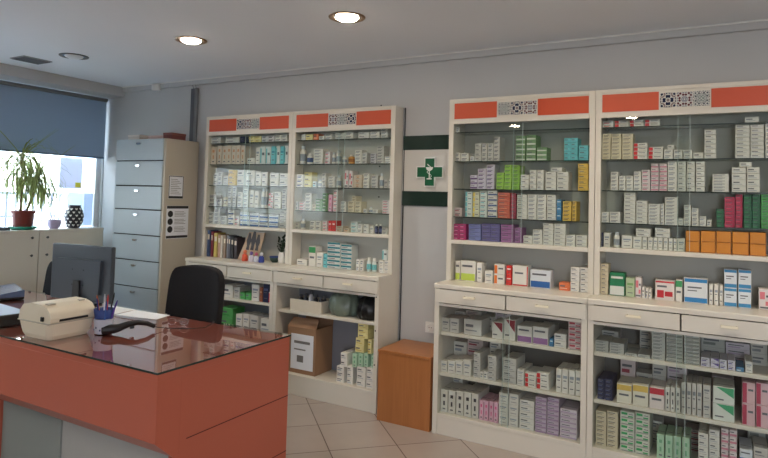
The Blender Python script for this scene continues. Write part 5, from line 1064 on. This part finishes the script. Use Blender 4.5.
# ------------------------------------------------------------------ office chairs
def chair(label, x, y, rz, s=1.0, top=1.0):
    t = thing('office_chair', label, 'chair', (x, y, 0), 'black office chairs behind the desk', local=True, rz=rz)
    # backrest: curved shell, narrower at the top (front of the chair is -y)
    def fn(u_, v_, off=0):
        w = (.262 - .03 * max(0, v_ - .75) * 2 - .03 * v_ * v_ - .02 * (1 - v_)) * (1 - .09 * max(0, v_ - .9) / .1)
        a = (u_ - .5) * 2
        z = .55 + (top - .55) * v_ - .022 * max(0, v_ - .8) / .2 * abs(a) ** 3
        return (a * w, .20 + .045 * v_ - .05 * a * a + off, z)
    mb = MB(); nu, nv = 14, 12
    F = [fn(i / nu, j / nv) for j in range(nv + 1) for i in range(nu + 1)]; B = [fn(i / nu, j / nv, .055) for j in range(nv + 1) for i in range(nu + 1)]
    q = (nu + 1) * (nv + 1); fs = []
    for j in range(nv):
        for i in range(nu):
            a = j * (nu + 1) + i; fs += [(a, a + 1, a + nu + 2, a + nu + 1), (a + q, a + nu + 1 + q, a + nu + 2 + q, a + 1 + q)]
    for i in range(nu): fs += [(i, i + q, i + 1 + q, i + 1), (nv * (nu + 1) + i, nv * (nu + 1) + i + 1, nv * (nu + 1) + i + 1 + q, nv * (nu + 1) + i + q)]
    for j in range(nv): a = j * (nu + 1); b = a + nu; fs += [(a, a + nu + 1, a + nu + 1 + q, a + q), (b, b + q, b + nu + 1 + q, b + nu + 1)]
    mb.add(F + B, fs, 0, True)
    obj('backrest', mb, M['blackfab'], t, bevel=.012)
    obj('seat', loft([(.43, rrect(.22, .21, .06)), (.445, rrect(.245, .235, .06)), (.49, rrect(.245, .235, .06)), (.505, rrect(.22, .21, .06))]), M['blackfab'], t, bevel=.01)
    obj('back_stem', MB().tube([(0, .12, .42), (0, .27, .44), (0, .29, .55), (0, .285, .7)], .016, 8), M['blackpl'], t)
    obj('column', MB().lathe([(.03, .09), (.03, .26), (.018, .262), (.018, .43)], seg=14), M['blackpl'], t)
    for k in range(5):
        a = 2 * PI * k / 5 + .3; c, s_ = math.cos(a), math.sin(a)
        l = obj('leg', MB().tube([(c * .02, s_ * .02, .1), (c * .18, s_ * .18, .085), (c * .3, s_ * .3, .07)], [.022, .018, .013], 8), M['blackpl'], t)
        obj('caster', MB().tube([(c * .3 - s_ * .02, s_ * .3 + c * .02, .03), (c * .3 + s_ * .02, s_ * .3 - c * .02, .03)], .03, 12), M['blackpl'], l)
chair('black fabric office chair with tall back behind the desk, right of the monitor', -1.03, -1.25, .02, top=1.01)
chair('black fabric office chair mostly hidden behind the monitor', -2.47, -1.3, -.1, top=.95)

# ------------------------------------------------------------------ light
w = bpy.data.worlds.new('world'); SC.world = w; w.use_nodes = True; nt = w.node_tree
bg = nt.nodes['Background']; tc = nt.nodes.new('ShaderNodeTexCoord'); sp = nt.nodes.new('ShaderNodeSeparateXYZ'); rp = nt.nodes.new('ShaderNodeValToRGB')
nt.links.new(tc.outputs['Generated'], sp.inputs[0]); nt.links.new(sp.outputs['Z'], rp.inputs[0]); nt.links.new(rp.outputs[0], bg.inputs[0])
e = rp.color_ramp.elements; e[0].position = 0.0; e[0].color = (.95, .96, 1, 1); e[1].position = .6; e[1].color = (.62, .76, 1, 1)
bg.inputs[1].default_value = 9.0
s = bpy.data.lights.new('sun', 'SUN'); s.energy = 9; s.angle = .02; s.color = (1, .95, .86); so_ = bpy.data.objects.new('sun', s); COL.objects.link(so_); so_.rotation_euler = (0, math.radians(48), math.radians(25))
def portal(loc, rot, sx, sy):
    l = bpy.data.lights.new('portal', 'AREA'); l.shape = 'RECTANGLE'; l.size = sx; l.size_y = sy; l.cycles.is_portal = True
    o = bpy.data.objects.new('portal', l); COL.objects.link(o); o.location = loc; o.rotation_euler = rot
portal((XL - .13, -2.2, 1.5), (0, -PI / 2, 0), 1.0, 4.4)
portal((3.42, YF - .13, 1.35), (PI / 2, 0, 0), 1.35, 2.1)
SC.view_settings.view_transform = 'Standard'; SC.view_settings.look = 'None'; SC.view_settings.exposure = 0.42
SC.cycles.transparent_max_bounces = 24; SC.cycles.max_bounces = 10
SC.cycles.use_denoising = True
for o in SC.objects:
    if '_o' in o: del o['_o']
